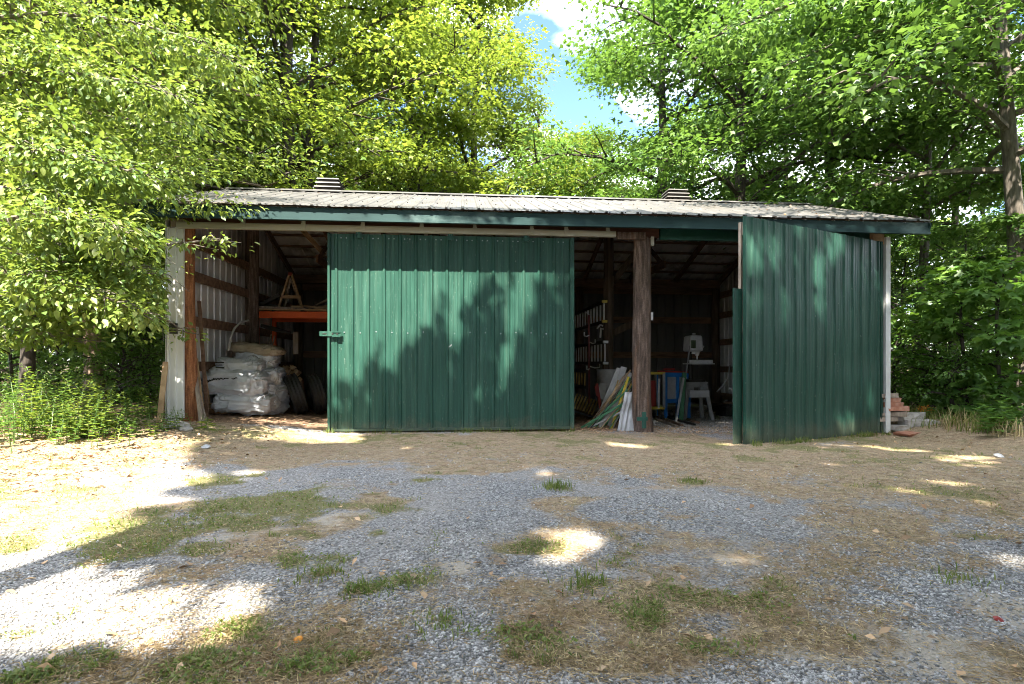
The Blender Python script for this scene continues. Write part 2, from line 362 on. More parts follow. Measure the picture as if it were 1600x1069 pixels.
# outer skin of the side walls, white
part(MB().box((X0 - .03, YB / 2, 1.52), (.012, YB, 3.0)), 'outer_cladding', 'white_steel'); part(MB().box((X1 + .03, YB / 2, 1.42), (.012, YB, 3.1)), 'outer_cladding', 'white_steel')
# white corner cladding at the left, trim at the right
c0 = at(262, 600, -.02)[0]; c1 = at(288, 600, -.02)[0]
m = MB().sheet([(0, 0), (.0, .03), (.03, .03), (.035, .012), (.1, .012), (.105, .03), (.125, .03), (.13, .012), (c1 - c0 - .03, .012), (c1 - c0 - .025, .034), (c1 - c0, .034), (c1 - c0, 0)], (c0, -.01, .2), (1, 0, 0), (0, 0, 2.7), (0, -1, 0))
cl = part(m, 'corner_cladding', 'white_steel')
bx = at(271, 513, -.06); part(MB().box(bx, (.09, .05, .15)).box((bx[0], bx[1] - .028, bx[2]), (.03, .012, .05)), 'outlet_box', 'dark', cl)
part(MB().box((c1 - .1, -.0, 2.97), (.17, .05, .12)), 'header_block', 'lumber_g')
part(MB().box((X1 + .035, -.03, 1.43), (.075, .08, 3.1)), 'corner_trim', 'white_steel')
part(MB().box((X1 - .1, .0, 2.98), (.2, .06, .22)), 'post_cap', 'lumber')
# girts
for z_ in (2.83, 2.31, 1.62, .93, .25):
    part(MB().box((X0 + .07, 2.95, z_), (.045, 5.2, .15)), 'girt', 'beam'); part(MB().box((X1 - .07, 2.95, z_ - .1), (.045, 5.2, .15)), 'girt', 'beam')
for z_ in (2.85, 2.1, 1.2):
    part(MB().box(((X0 + X1) / 2, YB - .06, z_), (X1 - X0 - .2, .05, .16)), 'back_girt', 'beam')
part(MB().box(((X0 + X1) / 2, 5.3, 3.0), (X1 - X0 - .3, .12, .2)), 'rear_beam', 'beam')
# log posts
def log(x, y, z0, z1, r, mat, seed, name='log_post', lean=(0, 0)):
    rg = np.random.default_rng(seed); m = MB(); n = 16; k = 14
    for i in range(k + 1):
        t = i / k
        for j in range(n):
            a = 2 * math.pi * j / n
            rr = r * (1.1 - .16 * t) * (1 + .09 * mnoise.noise((math.cos(a) * 1.3, math.sin(a) * 1.3 + seed, t * 4)) + .05 * mnoise.noise((math.cos(a) * 4, math.sin(a) * 4 + seed, t * 14)))
            if i == 0: rr *= 1.12
            m.v.append((x + lean[0] * t + rr * math.cos(a) + .012 * math.sin(t * 5 + seed), y + lean[1] * t + rr * math.sin(a), z0 + (z1 - z0) * t))
    for i in range(k):
        for j in range(n): j2 = (j + 1) % n; m.f.append((i * n + j, i * n + j2, (i + 1) * n + j2, (i + 1) * n + j))
    m.f.append(tuple(k * n + j for j in range(n)))
    return part(m, name, mat, smooth=True)
lx = at(296, 600, .1)[0]
log(lx, .1, .05, 2.96, .085, 'log_red', 1); p2x = at(394, 500, 2.8)[0]
log(p2x, 2.8, .0, roofz(2.8) - .1, .125, 'log', 2); log(2.78, .16, -.15, 2.93, .138, 'log', 3, lean=(-.02, 0)); log(2.93, 2.75, -.1, 4.05, .105, 'log_dk', 4)
log(X1 - .12, .15, -.15, 2.95, .09, 'log_dk', 5); log(-.6, 2.8, -.05, 4.05, .11, 'log_dk', 6); log(-.7, .2, -.05, 2.93, .11, 'log_dk', 7)
for i, x_ in enumerate((-4.0, -.6, 2.93, 6.5)): log(x_, 5.45, -.1, 2.98, .1, 'log_dk', 11 + i)
# steel latch at the foot of the middle log, hinge and switch on its side
b = at(1003, 654, .0); part(MB().box((b[0], -.012, b[2]), (.17, .014, .055)).box((b[0] + .03, -.006, b[2] - .02), (.065, .012, .25)), 'post_bracket', 'green_dk')
b = at(1018, 494, .1); part(MB().box(b, (.035, .05, .12)), 'switch_box', 'white')
b = at(1019, 377, .05); part(MB().box(b, (.045, .05, .14)), 'door_hinge', 'track')
# rafters and purlins
rx = [X0 + .12 + i * (X1 - X0 - .24) / 9 for i in range(10)]
for i, x_ in enumerate(rx):
    part(MB().bar((x_, EY + .1, EZ - .11), (x_, RY, RZ - .14), .045, .14).bar((x_, RY, RZ - .14), (x_, BY - .1, BZ - .11), .045, .14), 'rafter', 'beam')
    if i % 3 == 1: part(MB().bar((x_, 2.9, 3.05), (x_, 5.4, 3.05), .045, .14).bar((x_, 3.1, 3.1), (x_, 3.9, 3.6), .04, .09), 'truss_tie', 'beam')
for i in range(9):
    for (ya, yb, za, zb) in ((EY + .12, RY - .1, EZ, RZ - .03), (RY + .1, BY - .15, RZ - .03, BZ + .03)):
        t = i / 8; y_ = ya + (yb - ya) * t
        part(MB().box(((RX0 + RX1) / 2, y_, roofz(y_) - .045), (RX1 - RX0 - .2, .09, .035)), 'purlin', 'beam')
part(MB().bar(at(958, 440, 2.75), at(1000, 385, 2.75), .05, .12), 'knee_brace', 'log_dk')
part(MB().bar(at(470, 356, 3.3), at(507, 398, 3.9), .04, .09), 'knee_brace', 'lumber')
part(MB().bar(at(958, 520, 3.2), at(1008, 496, 3.0), .05, .14), 'loose_beam', 'log_dk')

# sliding door
dxl, dxr = at(513, 500, 0)[0], at(896, 500, 0)[0]; zt_, zb_ = 2.865, -.005
m = MB().sheet(ribs(dxr - dxl - .08, x0=.07), (dxl + .02, -.012, zb_), (1, 0, 0), (0, 0, zt_ - zb_), (0, -1, 0), seg=26, wob=.012, seed=8)
sd_ = part(m, 'sliding_door', 'green', label='wide green ribbed steel sliding door hung from the track')
for c_, d_ in (((dxl + .015, -.028, (zt_ + zb_) / 2), (.03, .045, zt_ - zb_)), ((dxr - .03, -.034, (zt_ + zb_) / 2), (.06, .05, zt_ - zb_)), (((dxl + dxr) / 2, -.03, zb_ + .01), (dxr - dxl - .1, .04, .035))): part(MB().box(c_, d_), 'edge_trim', 'green', sd_)
part(MB().box(((dxl + dxr) / 2, .035, zt_ - .1), (dxr - dxl - .04, .04, .15)).box(((dxl + dxr) / 2, .035, 1.45), (dxr - dxl - .04, .04, .14)).box(((dxl + dxr) / 2, .035, .12), (dxr - dxl - .04, .04, .15))
     .box((dxl + .08, .035, 1.42), (.12, .04, 2.4)).box((dxr - .08, .035, 1.42), (.12, .04, 2.4)), 'door_frame', 'lumber_g', sd_)
m = MB(); x = dxl + .02 + .07 + .14
while x < dxr - .1:
    for dx_ in (-.045, .03): m.box((x + dx_, -.016, zt_ - .06), (.013, .008, .013))
    m.box((x, -.016, 1.43 + .01 * math.sin(x * 9)), (.014, .008, .014)); x += .2286
part(m, 'screws', 'galv', sd_)
for px_ in (561, 704, 822):
    b = at(px_, 372, -.05); part(MB().box((b[0], -.06, 2.87), (.03, .02, .12)).box((b[0], -.058, 2.82), (.09, .02, .05)).box((b[0] - .03, -.06, 2.85), (.014, .016, .1)).box((b[0] + .03, -.06, 2.85), (.014, .016, .1)), 'door_hanger', 'green_dk', sd_)
h0 = at(499, 521, -.07); h1 = at(533, 521, -.07)
part(MB().box(((h0[0] + h1[0]) / 2, -.062, h0[2]), (h1[0] - h0[0], .008, .07)).box((h1[0] - .07, -.07, h0[2] + .025), (.11, .014, .015)).box((h1[0] - .07, -.07, h0[2] - .04), (.11, .014, .015)), 'hasp', 'green', sd_)
part(MB().box((h0[0] + .07, -.067, h0[2]), (.06, .006, .014)).box((h0[0] + .185, -.067, h0[2]), (.02, .01, .02)).box((h0[0] + .25, -.067, h0[2]), (.02, .01, .02)), 'hasp_slot', 'dark', sd_)
m = MB()
for (a, b2) in (((704, 533), (699, 545)), ((702, 540), (696, 556)), ((706, 538), (703, 541))):
    m.bar(at(*a, -.016), at(*b2, -.016), .012, .003, up=(0, 1, 0))
part(m, 'scuff_mark', 'white', sd_)
# swinging door
A0 = Vector((at(1163, 500, -1.28)[0], -1.28, 0)); A1 = Vector((at(1378, 500, -.02)[0], -.02, 0)); Ad = (A1 - A0); AW = Ad.length; Ad.normalize(); An = Vector((Ad.y, -Ad.x, 0))
z1_, z2_ = -.115, 2.91
m = MB().sheet(ribs(AW - .06, x0=.1, minor=True), A0 + Ad * .02 + Vector((0, 0, z1_)), Ad, (0, 0, z2_ - z1_), An, seg=26, wob=.02, seed=21)
sw = part(m, 'swing_door', 'green', label='green ribbed steel door swung open on the corner post')
q = Matrix((Ad, -An, Vector((0, 0, 1)))).transposed()
def swb(a, n, z, d): return (A0 + Ad * a + An * n + Vector((0, 0, z)), d, q)
for a_, w_, d_ in ((.012, .025, .05), (AW - .03, .05, .04)): part(MB().box(*swb(a_, 0, (z1_ + z2_) / 2, (w_, d_, z2_ - z1_))), 'edge_trim', 'green', sw)
m = MB()
for z_ in (.1, 1.45, 2.75): m.box(*swb(AW / 2, -.045, z_, (AW - .06, .04, .14)))
for a in (.09, AW - .09): m.box(*swb(a, -.09, 1.4, (.14, .04, 2.9)))
part(m, 'door_frame', 'lumber_g', sw)
part(MB().box(*swb(-.06, -.06, .93, (.16, .015, 2.06))), 'back_panel', 'green', sw)

# ---------------------------------------------------------------- things in the left bay
def tmesh(mb, name, mat, label, cat, group=None, **k): return mb.build(name, MT[mat], None, label, cat, group, **k)
# orange rack
ry = 2.95; zb2 = EYE + (568 - 492.5) * (D + ry) / F / 1.02
rk = thing('pallet_rack', 'orange steel pallet rack holding scrap lumber behind the log post', 'storage rack', (-2.6, ry, .1))
xa, xb = at(403, 492, ry)[0], at(403, 492, ry)[0] + 2.75
part(MB().box(((xa + xb) / 2, ry, zb2), (xb - xa, .05, .13)), 'beam', 'orange', rk)
part(MB().box(((xa + xb) / 2, ry + 1.05, zb2), (xb - xa, .05, .13)), 'beam', 'orange', rk)
for x_ in (xa - .03, xb + .03):
    for y_ in (ry + .03, ry + 1.02): part(MB().box((x_, y_, zb2 / 2 + .12), (.07, .07, zb2 + .1)), 'upright', 'orange', rk)
m = MB()
for i in range(7): m.box(((xa + xb) / 2, ry + .08 + i * .15, zb2 + .105), (xb - xa + .02, .14, .03))
part(m, 'deck', 'lumber', rk); m = MB()
for i in range(5): m.box((xa + .3 + i * .55, ry + .5, zb2 + .078), (.05, 1.1, .025))
part(m, 'deck_support', 'dark', rk)
dz = zb2 + .122
# A-frame stool on the deck
def aframe():
    sx, sy = at(454, 470, ry + .35)[0], ry + .35; k = (D + sy) / F / 1.01
    t = thing('wooden_trestle', 'small wooden A-frame trestle standing on the orange rack', 'trestle', (sx, sy, dz))
    H = .74; W = .25
    for s in (-1, 1): part(MB().bar((sx + s * W, sy, dz), (sx + s * .02, sy, dz + H), .05, .035), 'leg', 'lumber', t)
    for s in (-1, 1): part(MB().bar((sx + s * W * .8 - .04, sy + .3, dz), (sx - .02, sy + .06, dz + H - .06), .04, .03), 'leg', 'lumber_g', t)
    part(MB().box((sx, sy - .03, dz + .27), (.42, .03, .06)), 'crossbar', 'lumber', t); part(MB().box((sx, sy, dz + H), (.07, .09, .06)), 'top', 'red', t)
aframe()
rg = np.random.default_rng(4)
scr = [('thin grey board lying flat across the rack deck beside the trestle', 440, .9, .06, 0), ('bent dark offcut poking over the rack deck by the log post', 418, .55, .1, .5), ('short orange-brown block of wood at the trestle foot', 463, .22, .1, .1), ('pale split board lying at the right end of the rack deck', 492, .5, .06, -.15),
       ('tilted grey stick rising towards the green door on the rack', 500, .6, .04, .5), ('brown wooden block on the rack next to the green door', 507, .24, .12, .2), ('dark plank end in the back of the rack deck', 428, .6, .09, -.2)]
for i, (lb, px_, ln, th, tilt) in enumerate(scr):
    p = at(px_, 470, ry + .12 + .06 * i); m = MB().box((0, 0, 0), (ln, .09, th * .7), Matrix.Rotation(rg.uniform(-.5, .5), 3, 'Z') @ Matrix.Rotation(-tilt, 3, 'Y'), jit=.006, seed=i)
    zmin = min(v[2] for v in m.v); m.v = [(v[0] + p[0], v[1] + p[1], v[2] - zmin + dz) for v in m.v]
    tmesh(m, 'scrap_lumber', ('lumber_g', 'dark', 'lumber', 'lumber', 'lumber_g', 'lumber', 'dark')[i], lb, 'scrap wood', 'scrap lumber on the rack')
# bags
def bag(name, mat, c, d, rz, seed, label, cat, group, tilt=0, wr=.085, sq=.45, marks=False):
    n, k = 110, 60; m = MB(); rot = Matrix.Rotation(rz, 3, 'Z') @ Matrix.Rotation(tilt, 3, 'Y'); sgn = lambda v, p: math.copysign(abs(v) ** p, v)
    def P(u, v, off=0):
        x, y, z = sgn(math.cos(v), sq) * sgn(math.cos(u), sq), sgn(math.cos(v), sq) * sgn(math.sin(u), sq), sgn(math.sin(v), .75)
        q = Vector((x * d[0] / 2, y * d[1] / 2, z * d[2] / 2))
        s = seed * 3.7
        h = wr * (.8 * mnoise.noise((q.x * 4 + s, q.y * 4, q.z * 5)) + 1.5 * max(0, .22 - abs(mnoise.noise((q.x * 5 + q.z * 6 + s, q.y * 4, q.z * 8 - q.x * 6)))) + 1.1 * max(0, .16 - abs(mnoise.noise((q.x * 11 + s - q.z * 9, q.y * 10, q.z * 12 + q.x * 10)))) - .9 * max(0, .12 - abs(mnoise.noise((q.x * 6 - q.z * 9 + s * 2, q.y * 7, q.z * 5 + q.x * 3)))))
        nn = Vector((x, y, z * .9)).normalized()
        return rot @ (q + nn * (h + off)) + Vector(c)
    for j in range(k + 1):
        for i in range(n): m.v.append(tuple(P(2 * math.pi * i / n, -math.pi / 2 + math.pi * j / k)))
    for j in range(k):
        for i in range(n): i2 = (i + 1) % n; m.f.append((j * n + i, j * n + i2, (j + 1) * n + i2, (j + 1) * n + i))
    cc = Vector((c[0], c[1], min(v[2] for v in m.v)))
    if marks:
        t = thing(name, label, cat, cc, 0, group); part(m, 'sack', mat, t, smooth=True); mm = MB()
        pts = []; 
        for i in range(60):                      # cursive printed wordmark
            s = i / 59; u = -math.pi * .64 + s * .5; v = -.02 + s * .3 + .05 * math.sin(s * 60) * (1.9 if 24 < i < 29 else .6)
            pts.append(P(u, v, .004))
        mm.tube(pts, .009, 5); part(mm, 'printed_wordmark', 'ink', t)
    else: tmesh(m, name, mat, label, cat, group, smooth=True)
by = 1.35; kk = (D + by) / F
def bp(px_, py, y=by): return at(px_, py, y)
g_ = 'white plastic sacks stacked in the left bay'
bag('plastic_sack', 'bag', bp(384, 628, 1.25), (.86, .75, .32), .1, 1, 'crumpled white sack at the bottom front of the sack stack', 'sack', g_, .05)
bag('plastic_sack', 'bag', bp(373, 597, 1.22), (.94, .7, .42), -.05, 2, 'large white sack with a slanting black printed word, in the middle of the stack', 'sack', g_, .06, marks=True)
bag('plastic_sack', 'bag', bp(380, 571, 1.3), (.66, .62, .25), .1, 3, 'white sack lying on top of the sack with the printed word', 'sack', g_)
bag('plastic_sack', 'bag', bp(401, 562, 1.7), (.68, .6, .3), .0, 4, 'pale blue-white sack directly under the folded tan tarp', 'sack', g_)
bag('plastic_sack', 'bag', bp(420, 588, 1.65), (.5, .6, .28), .2, 5, 'white sack bulging at the right side of the stack, middle height', 'sack', g_)
bag('plastic_sack', 'bag', bp(422, 622, 1.6), (.46, .6, .5), -.1, 6, 'tall wrinkled white sack at the lower right of the stack beside the tyre', 'sack', g_, wr=.1)
bag('folded_tarp', 'tarp', bp(404, 546, 1.65), (.84, .55, .17), -.1, 7, 'folded tan canvas tarp on top of the white sacks', 'tarp', None, .1, wr=.06)
for (px_, py, w_, h_, lb, mt_) in ((343, 641, .3, .2, 'split log with a pale cut face in front of the white sacks', 'lumber'), (352, 631, .34, .16, 'rough brown log lying against the white sacks', 'log_red')):
    p = G(px_, py + 6); tmesh(MB().tube([(p[0] - w_ / 2, p[1] + .05, p[2] + .09), (p[0] + w_ / 2, p[1] + .02, p[2] + .1)], [.1, .085], 9), 'split_log', mt_, lb, 'log')
# split firewood behind
k = 0
for i in range(14):
    px_ = 438 + rg.uniform(0, 30); py = 575 + (i % 4) * 6; y_ = 2.6; p = at(px_, py, y_)
    a = rg.uniform(-.6, .6); l = rg.uniform(.16, .26)
    m = MB().lathe([(.045, -l / 2), (.05, l / 2)], 3 + i % 2, p, Matrix.Rotation(a, 3, 'Z') @ Matrix.Rotation(R(80), 3, 'X'))
    tmesh(m, 'firewood', 'lumber', 'small split firewood piece in the heap between the white sacks and the tyres', 'firewood', 'split firewood heap by the tyres')
# support for the heap: a low crate
p = at(452, 605, 2.6); tmesh(MB().box((p[0], 2.72, .35), (.5, .35, .62)), 'wooden_crate', 'beam', 'dark wooden crate under the split firewood, behind the tyres', 'crate')
def tyre(px_, py, y, tilt, rz, label, r=.36):
    p = at(px_, py, y); m = MB(); w_ = .23
    prof = [(r * .6, -w_ * .42), (r * .72, -w_ * .5), (r * .9, -w_ * .48), (r * .97, -w_ * .4)]
    for i in range(7):
        z_ = -w_ * .38 + w_ * .76 * i / 6; prof += [(r * (1 if i % 2 == 0 else .965), z_ - .008), (r * (1 if i % 2 == 0 else .965), z_ + .008)]
    prof += [(r * .97, w_ * .4), (r * .9, w_ * .48), (r * .72, w_ * .5), (r * .6, w_ * .42), (r * .58, 0), (r * .6, -w_ * .42)]
    rot = Matrix.Rotation(rz, 3, 'Z') @ Matrix.Rotation(tilt, 3, 'Y')
    m.lathe(prof, 40, (0, 0, 0), rot, cap=False); zmin = min(v[2] for v in m.v); g = gzf(p[0], y)
    m.v = [(v[0] + p[0], v[1] + y, v[2] - zmin + g - .01) for v in m.v]
    tmesh(m, 'tyre', 'rubber', label, 'tyre', 'old tyres in the left bay', smooth=True)
tyre(462, 605, 1.75, R(72), R(22), 'worn black tyre leaning beside the white sacks'); tyre(493, 600, 2.05, R(76), R(25), 'worn black tyre leaning next to the green sliding door')
# curved pipe, shovel-ish things on the wall
m = MB().tube([at(357, 548, .95), at(360, 530, .95), at(366, 513, 1.0), at(375, 504, 1.1), at(388, 500, 1.3)], .017, 8); tmesh(m, 'curved_pipe', 'grey', 'curved grey pipe hanging on the corrugated side wall', 'pipe')
m = MB().tube([at(408, 508, 2.4), at(425, 513, 2.4), at(440, 517, 2.5), at(455, 520, 2.6)], [.03, .045, .04, .02], 8); tmesh(m, 'rolled_net', 'dark', 'dark drooping roll hanging below the orange rack', 'netting')
for i, (a, b2) in enumerate((((424, 522), (418, 545)), ((429, 524), (424, 546)))):
    tmesh(MB().tube([at(*a, 2.5), at(*b2, 2.5)], .013, 6), 'tool_handle', 'lumber_g', ('thin pale handle hanging under the dark roll, nearer the log post', 'thin pale handle hanging under the dark roll, nearer the tyres')[i], 'tool', 'handles hanging under the dark roll')
tmesh(MB().box(at(462, 536, 2.7), (.09, .05, .42)), 'hanging_board', 'lumber_g', 'short grey board hanging in the dark under the orange rack', 'board')
m = MB()
for i in range(5): m.tube([at(337, 566 + 4 * i, .9), at(352, 566 + 4 * i, 1.0)], .008, 5)
tmesh(m, 'wire_rack', 'dark', 'dark wire grille on the side wall left of the white sacks', 'wire grille')
# boards leaning on the left post
rb = [(312, 665, 300, 540, .05, 'lumber_g'), (318, 660, 306, 560, .05, 'lumber'), (324, 655, 311, 470, .05, 'beam'), (306, 668, 303, 590, .04, 'lumber_g'), (321, 662, 302, 600, .04, 'lumber_g'), (329, 650, 316, 555, .035, 'lumber')]
lbs = ['grey board leaning on the red-brown log, reaching shoulder height', 'pale narrow board leaning behind the red-brown log', 'dark brown plank leaning highest against the side wall', 'short grey slat at the foot of the red-brown log', 'thin grey slat crossing low in front of the leaning boards', 'light slat leaning outermost, nearest the white sacks']
for i, (a, b2, c_, d_, w_, mt_) in enumerate(rb):
    g = G(a, b2 - 4); t = at(c_, d_, .3 + .05 * i)
    tmesh(MB().bar((g[0], max(g[1], -.1) + .0, g[2]), t, w_, .02, up=(0, 1, 0)), 'leaning_board', mt_, lbs[i], 'board', 'boards leaning by the left log post')
g = G(249, 660); tmesh(MB().bar(g, at(259, 565, -.03), .07, .02, up=(0, 1, 0)), 'leaning_board', 'lumber', 'brown board leaning outside against the white corner cladding', 'board')
for i, (a, b2, s) in enumerate(((281, 668, .12), (272, 662, .09), (291, 672, .08), (264, 668, .06))):
    g = G(a, b2); m = MB().lathe([(s * .7, -.02), (s, s * .25), (s * .75, s * .6), (s * .2, s * .72)], 9, (0, 0, 0)); r2 = np.random.default_rng(i)
    m.v = [(v[0] * r2.uniform(.85, 1.15) + g[0], v[1] * r2.uniform(.85, 1.15) + g[1], v[2] * r2.uniform(.85, 1.1) + g[2]) for v in m.v]
    tmesh(m, 'rock', 'stone', ['largest pale rock at the foot of the white corner', 'flat pale rock left of the log post foot', 'small pale rock right of the log post foot', 'smallest pale rock, leftmost at the shed corner'][i], 'rock', 'rocks by the left log post')

# ---------------------------------------------------------------- things in the right bay
def ladder(name, x, y0, y1, z0, z1, rail, rung, label, cap=None):
    t = thing(name, label, 'ladder', (x, y0, z0)); 
    for z_ in (z0, z1): part(MB().box((x, (y0 + y1) / 2, z_), (.03, y1 - y0, .07)), 'rail', rail, t)
    y_ = y0 + .02; k = 0
    while y_ < y1: part(MB().tube([(x, y_, z0), (x, y_, z1)], .016 if k else .02, 8), 'rung', rung, t); y_ += .28; k += 1
    if cap:
        for z_ in (z0, z1): part(MB().box((x, y0 - .03, z_), (.1, .06, .05)), 'end_cap', cap, t)
lx_ = at(944, 500, 2.6)[0]
zz_ = lambda py, y=2.6: at(944, py, y)[2]
ladder('aluminium_ladder', lx_, 2.6, 5.45, zz_(502), zz_(471), 'dark', 'alu', 'upper aluminium ladder hung sideways on the dark inner post', 'yellow')
ladder('aluminium_ladder', lx_ + .02, 2.6, 5.45, zz_(567), zz_(534), 'dark', 'alu', 'lower aluminium ladder hung sideways below the other one', 'alu')
ladder('wooden_ladder', lx_ - .3, 3.0, 5.0, zz_(606), zz_(580), 'dark', 'yelwood', 'wooden ladder with yellow rungs hung lowest, behind the red pole')
# leaning low rack with yellow slats
t = thing('slatted_rack', 'low slatted rack with pale yellow slats lying tilted beside the green door', 'slatted rack', G(912, 650)); y_ = 2.0
for i in range(8): part(MB().bar(at(893 + i * 4.5, 636 + i * 1.6, y_), at(902 + i * 4.5, 615 + i * 1.6, y_ + .25), .03, .02, up=(0, 1, 0)), 'slat', 'yelwood', t)
part(MB().bar(at(890, 640, y_), at(928, 652, y_), .04, .04), 'rail', 'dark', t); part(MB().bar(at(894, 614, y_ + .26), at(932, 628, y_ + .26), .04, .04), 'rail', 'dark', t)
# red pole with hooks
b = G(921, 652); y_ = b[1]; t = thing('red_pole', 'slim dark red steel pole with hooks standing in front of the ladders', 'steel pole', b)
part(MB().tube([b, at(920, 492, y_)], .02, 8), 'pole', 'maroon', t)
for (ya, xa_, s) in ((523, 912, -1), (534, 929, 1), (572, 936, 1), (575, 916, -1)):
    p = at(921, ya, y_); q2 = at(xa_, ya, y_); part(MB().tube([p, ((p[0] + q2[0]) / 2, y_ - .04, p[2] - .03), (q2[0], y_ - .05, q2[2] - .02), (q2[0], y_ - .05, q2[2] + .05)], .012, 6), 'hook', 'alu', t)
part(MB().tube([at(920, 492, y_), at(917, 487, y_)], .018, 8), 'tip', 'white', t)
for i, (a, c_) in enumerate((((933, 513), (938, 507)), ((938, 527), (939, 512)))):
    tmesh(MB().tube([at(*a, 2.55), at(*c_, 2.5), at(c_[0] + 4, c_[1] + 2, 2.5)], .018, 6), 'wall_hook', 'alu', ('curled metal hook on the inner post between the two ladders', 'straight metal hook on the inner post just above the lower ladder')[i], 'hook')
# bin
p = at(950, 610, 1.9); g = gzf(p[0], 1.9); H = at(950, 577, 1.9)[2] - g; rb_ = .21
t = thing('metal_bin', 'galvanised metal bin with a white paper sheet on it', 'bin', (p[0], 1.9, g))
part(MB().lathe([(rb_ * .8, g), (rb_ * .9, g + H * .5), (rb_ * .93, g + H * .52), (rb_ * .93, g + H * .72), (rb_ * .96, g + H * .74), (rb_ * .97, g + H * .86), (rb_, g + H * .88), (rb_, g + H * .97), (rb_ * 1.05, g + H), (rb_ * .98, g + H), (rb_ * .9, g + H * .9), (rb_ * .8, g + .04)], 28, (p[0], 1.9, 0)), 'bin_body', 'galv', t, smooth=True)
q2 = at(941, 611, 1.68); part(MB().box(q2, (.13, .006, .3), Matrix.Rotation(.12, 3, 'Y')), 'paper_sheet', 'white', t)
tmesh(MB().bar(at(932, 599, 1.65), at(939, 640, 1.6), .05, .04, up=(0, 1, 0)).bar(at(930, 603, 1.62), at(933, 618, 1.62), .03, .03, up=(0, 1, 0)), 'red_tool', 'red', 'bright red bar leaning between the red pole and the metal bin', 'tool')
# yard signs and stakes leaning on the middle log
sg = [(931, 668, 968, 575, .09, 'white', 'white board with a purple edge leaning farthest back on the pile'), (945, 660, 975, 573, .1, 'greyl', 'tall pale grey board leaning in the pile beside the bin'), (952, 655, 985, 582, .075, 'white', 'white strip board near the middle log, top of the pile'),
      (937, 655, 984, 592, .07, 'white', 'narrow white board crossing the front of the pile'), (955, 652, 982, 588, .035, 'yellow', 'white and yellow sign tucked against the middle log')]
for i, (a, b2, c_, d_, w_, mt_, lb) in enumerate(sg):
    gy = .9 - .12 * i; a3 = at(a, b2 - 12, gy); g = gzf(a3[0], gy); tp = at(c_, d_, .6 - .08 * i)
    tmesh(MB().bar((a3[0], gy, g), tp, w_, .012, up=(0, 1, .2)), 'sign_board', mt_, lb, 'board', 'boards heaped against the middle log')
st = [(908, 655, 988, 622, .02), (918, 658, 990, 600, .018), (930, 662, 985, 590, .02), (938, 664, 978, 595, .016), (925, 650, 975, 588, .018), (945, 660, 992, 612, .02)]
lst = ['green stake lying lowest, almost flat, across the pile', 'green stake slanting from the left edge of the pile to the log', 'green stake in the middle of the pile', 'steep green stake near the boards', 'brown-green stake at the back of the pile', 'short green stake ending close to the log']
for i, (a, b2, c_, d_, w_) in enumerate(st):
    gy = .35 + .08 * i; a3 = at(a, b2, gy); g = gzf(a3[0], gy)
    tmesh(MB().bar((a3[0], gy, g + .01), at(c_, d_, .25 + .04 * i), w_ + .01, w_, up=(0, 1, .2)), 'garden_stake', 'stake' if i != 4 else 'lumber', lst[i], 'stake', 'stakes heaped against the middle log')
mix = ['pale brown stick', 'grey splintered stick', 'thin green wire stake', 'narrow white lath', 'dark iron rod', 'yellowed garden cane']
for i in range(18):
    q_ = i // 6; ax = 916 + 16 * q_ + rg.uniform(0, 10); cx_ = rg.uniform(966, 992); cyp = rg.uniform(575, 640); gy = rg.uniform(.3, .95); a3 = at(ax, 655, gy); k_ = i % 6
    tmesh(MB().bar((a3[0], gy, gzf(a3[0], gy)), at(cx_, cyp, rg.uniform(.2, .5)), rg.uniform(.01, .026), .01, up=(0, 1, .2)), 'loose_stick', ('lumber', 'lumber_g', 'stake', 'white', 'dark', 'yelwood')[k_], mix[k_] + ' in the leaning pile, its foot ' + ('farthest from', 'halfway to', 'closest to')[q_] + ' the middle log', 'stick', 'loose sticks in the pile by the middle log')
for i, (a, c_) in enumerate(((968, 985), (976, 990))):
    gy = .12 + .08 * i; a3 = at(a + 5, 660, gy); g = gzf(a3[0], gy); m = MB(); tp = Vector(at(c_, 612, .22))
    m.sheet([(x_ / 5 * .2 - .1, .012 * math.sin(x_ * 2.6)) for x_ in range(9)], (a3[0], gy, g), (.9, .1, 0), tp - Vector((a3[0], gy, g)), (0, -1, .1), seg=8, wob=.05, seed=i + 30)
    tmesh(m, 'plastic_sheet', 'greyl', ('crumpled white plastic sheet at the foot of the pile', 'folded white plastic sheet pressed against the middle log')[i], 'plastic sheet')
g = G(958, 655); tmesh(MB().bar((g[0] - .18, g[1], g[2] + .02), (g[0] + .12, g[1] + .05, g[2] + .12), .1, .02), 'short_board', 'lumber_g', 'short wide grey board on the ground in front of the pile', 'board')
# planks on the floor beyond the log
for i, (a, b2, c_, d_) in enumerate(((1024, 652, 1066, 666), (1036, 651, 1085, 665), (1050, 649, 1092, 662), (1024, 655, 1058, 668))):
    g0, g1 = G(a, b2), G(c_, d_); tmesh(MB().bar((g0[0], g0[1], g0[2] + .02), (g1[0], g1[1], g1[2] + .02), .05, .03), 'floor_stick', ('beam', 'dark', 'beam', 'lumber_g')[i], ['brown stick on the floor nearest the middle log foot', 'dark stick lying between the other floor sticks', 'brown stick on the floor nearest the drill press', 'grey stick closest to the grass edge'][i], 'stick', 'sticks on the gravel floor')
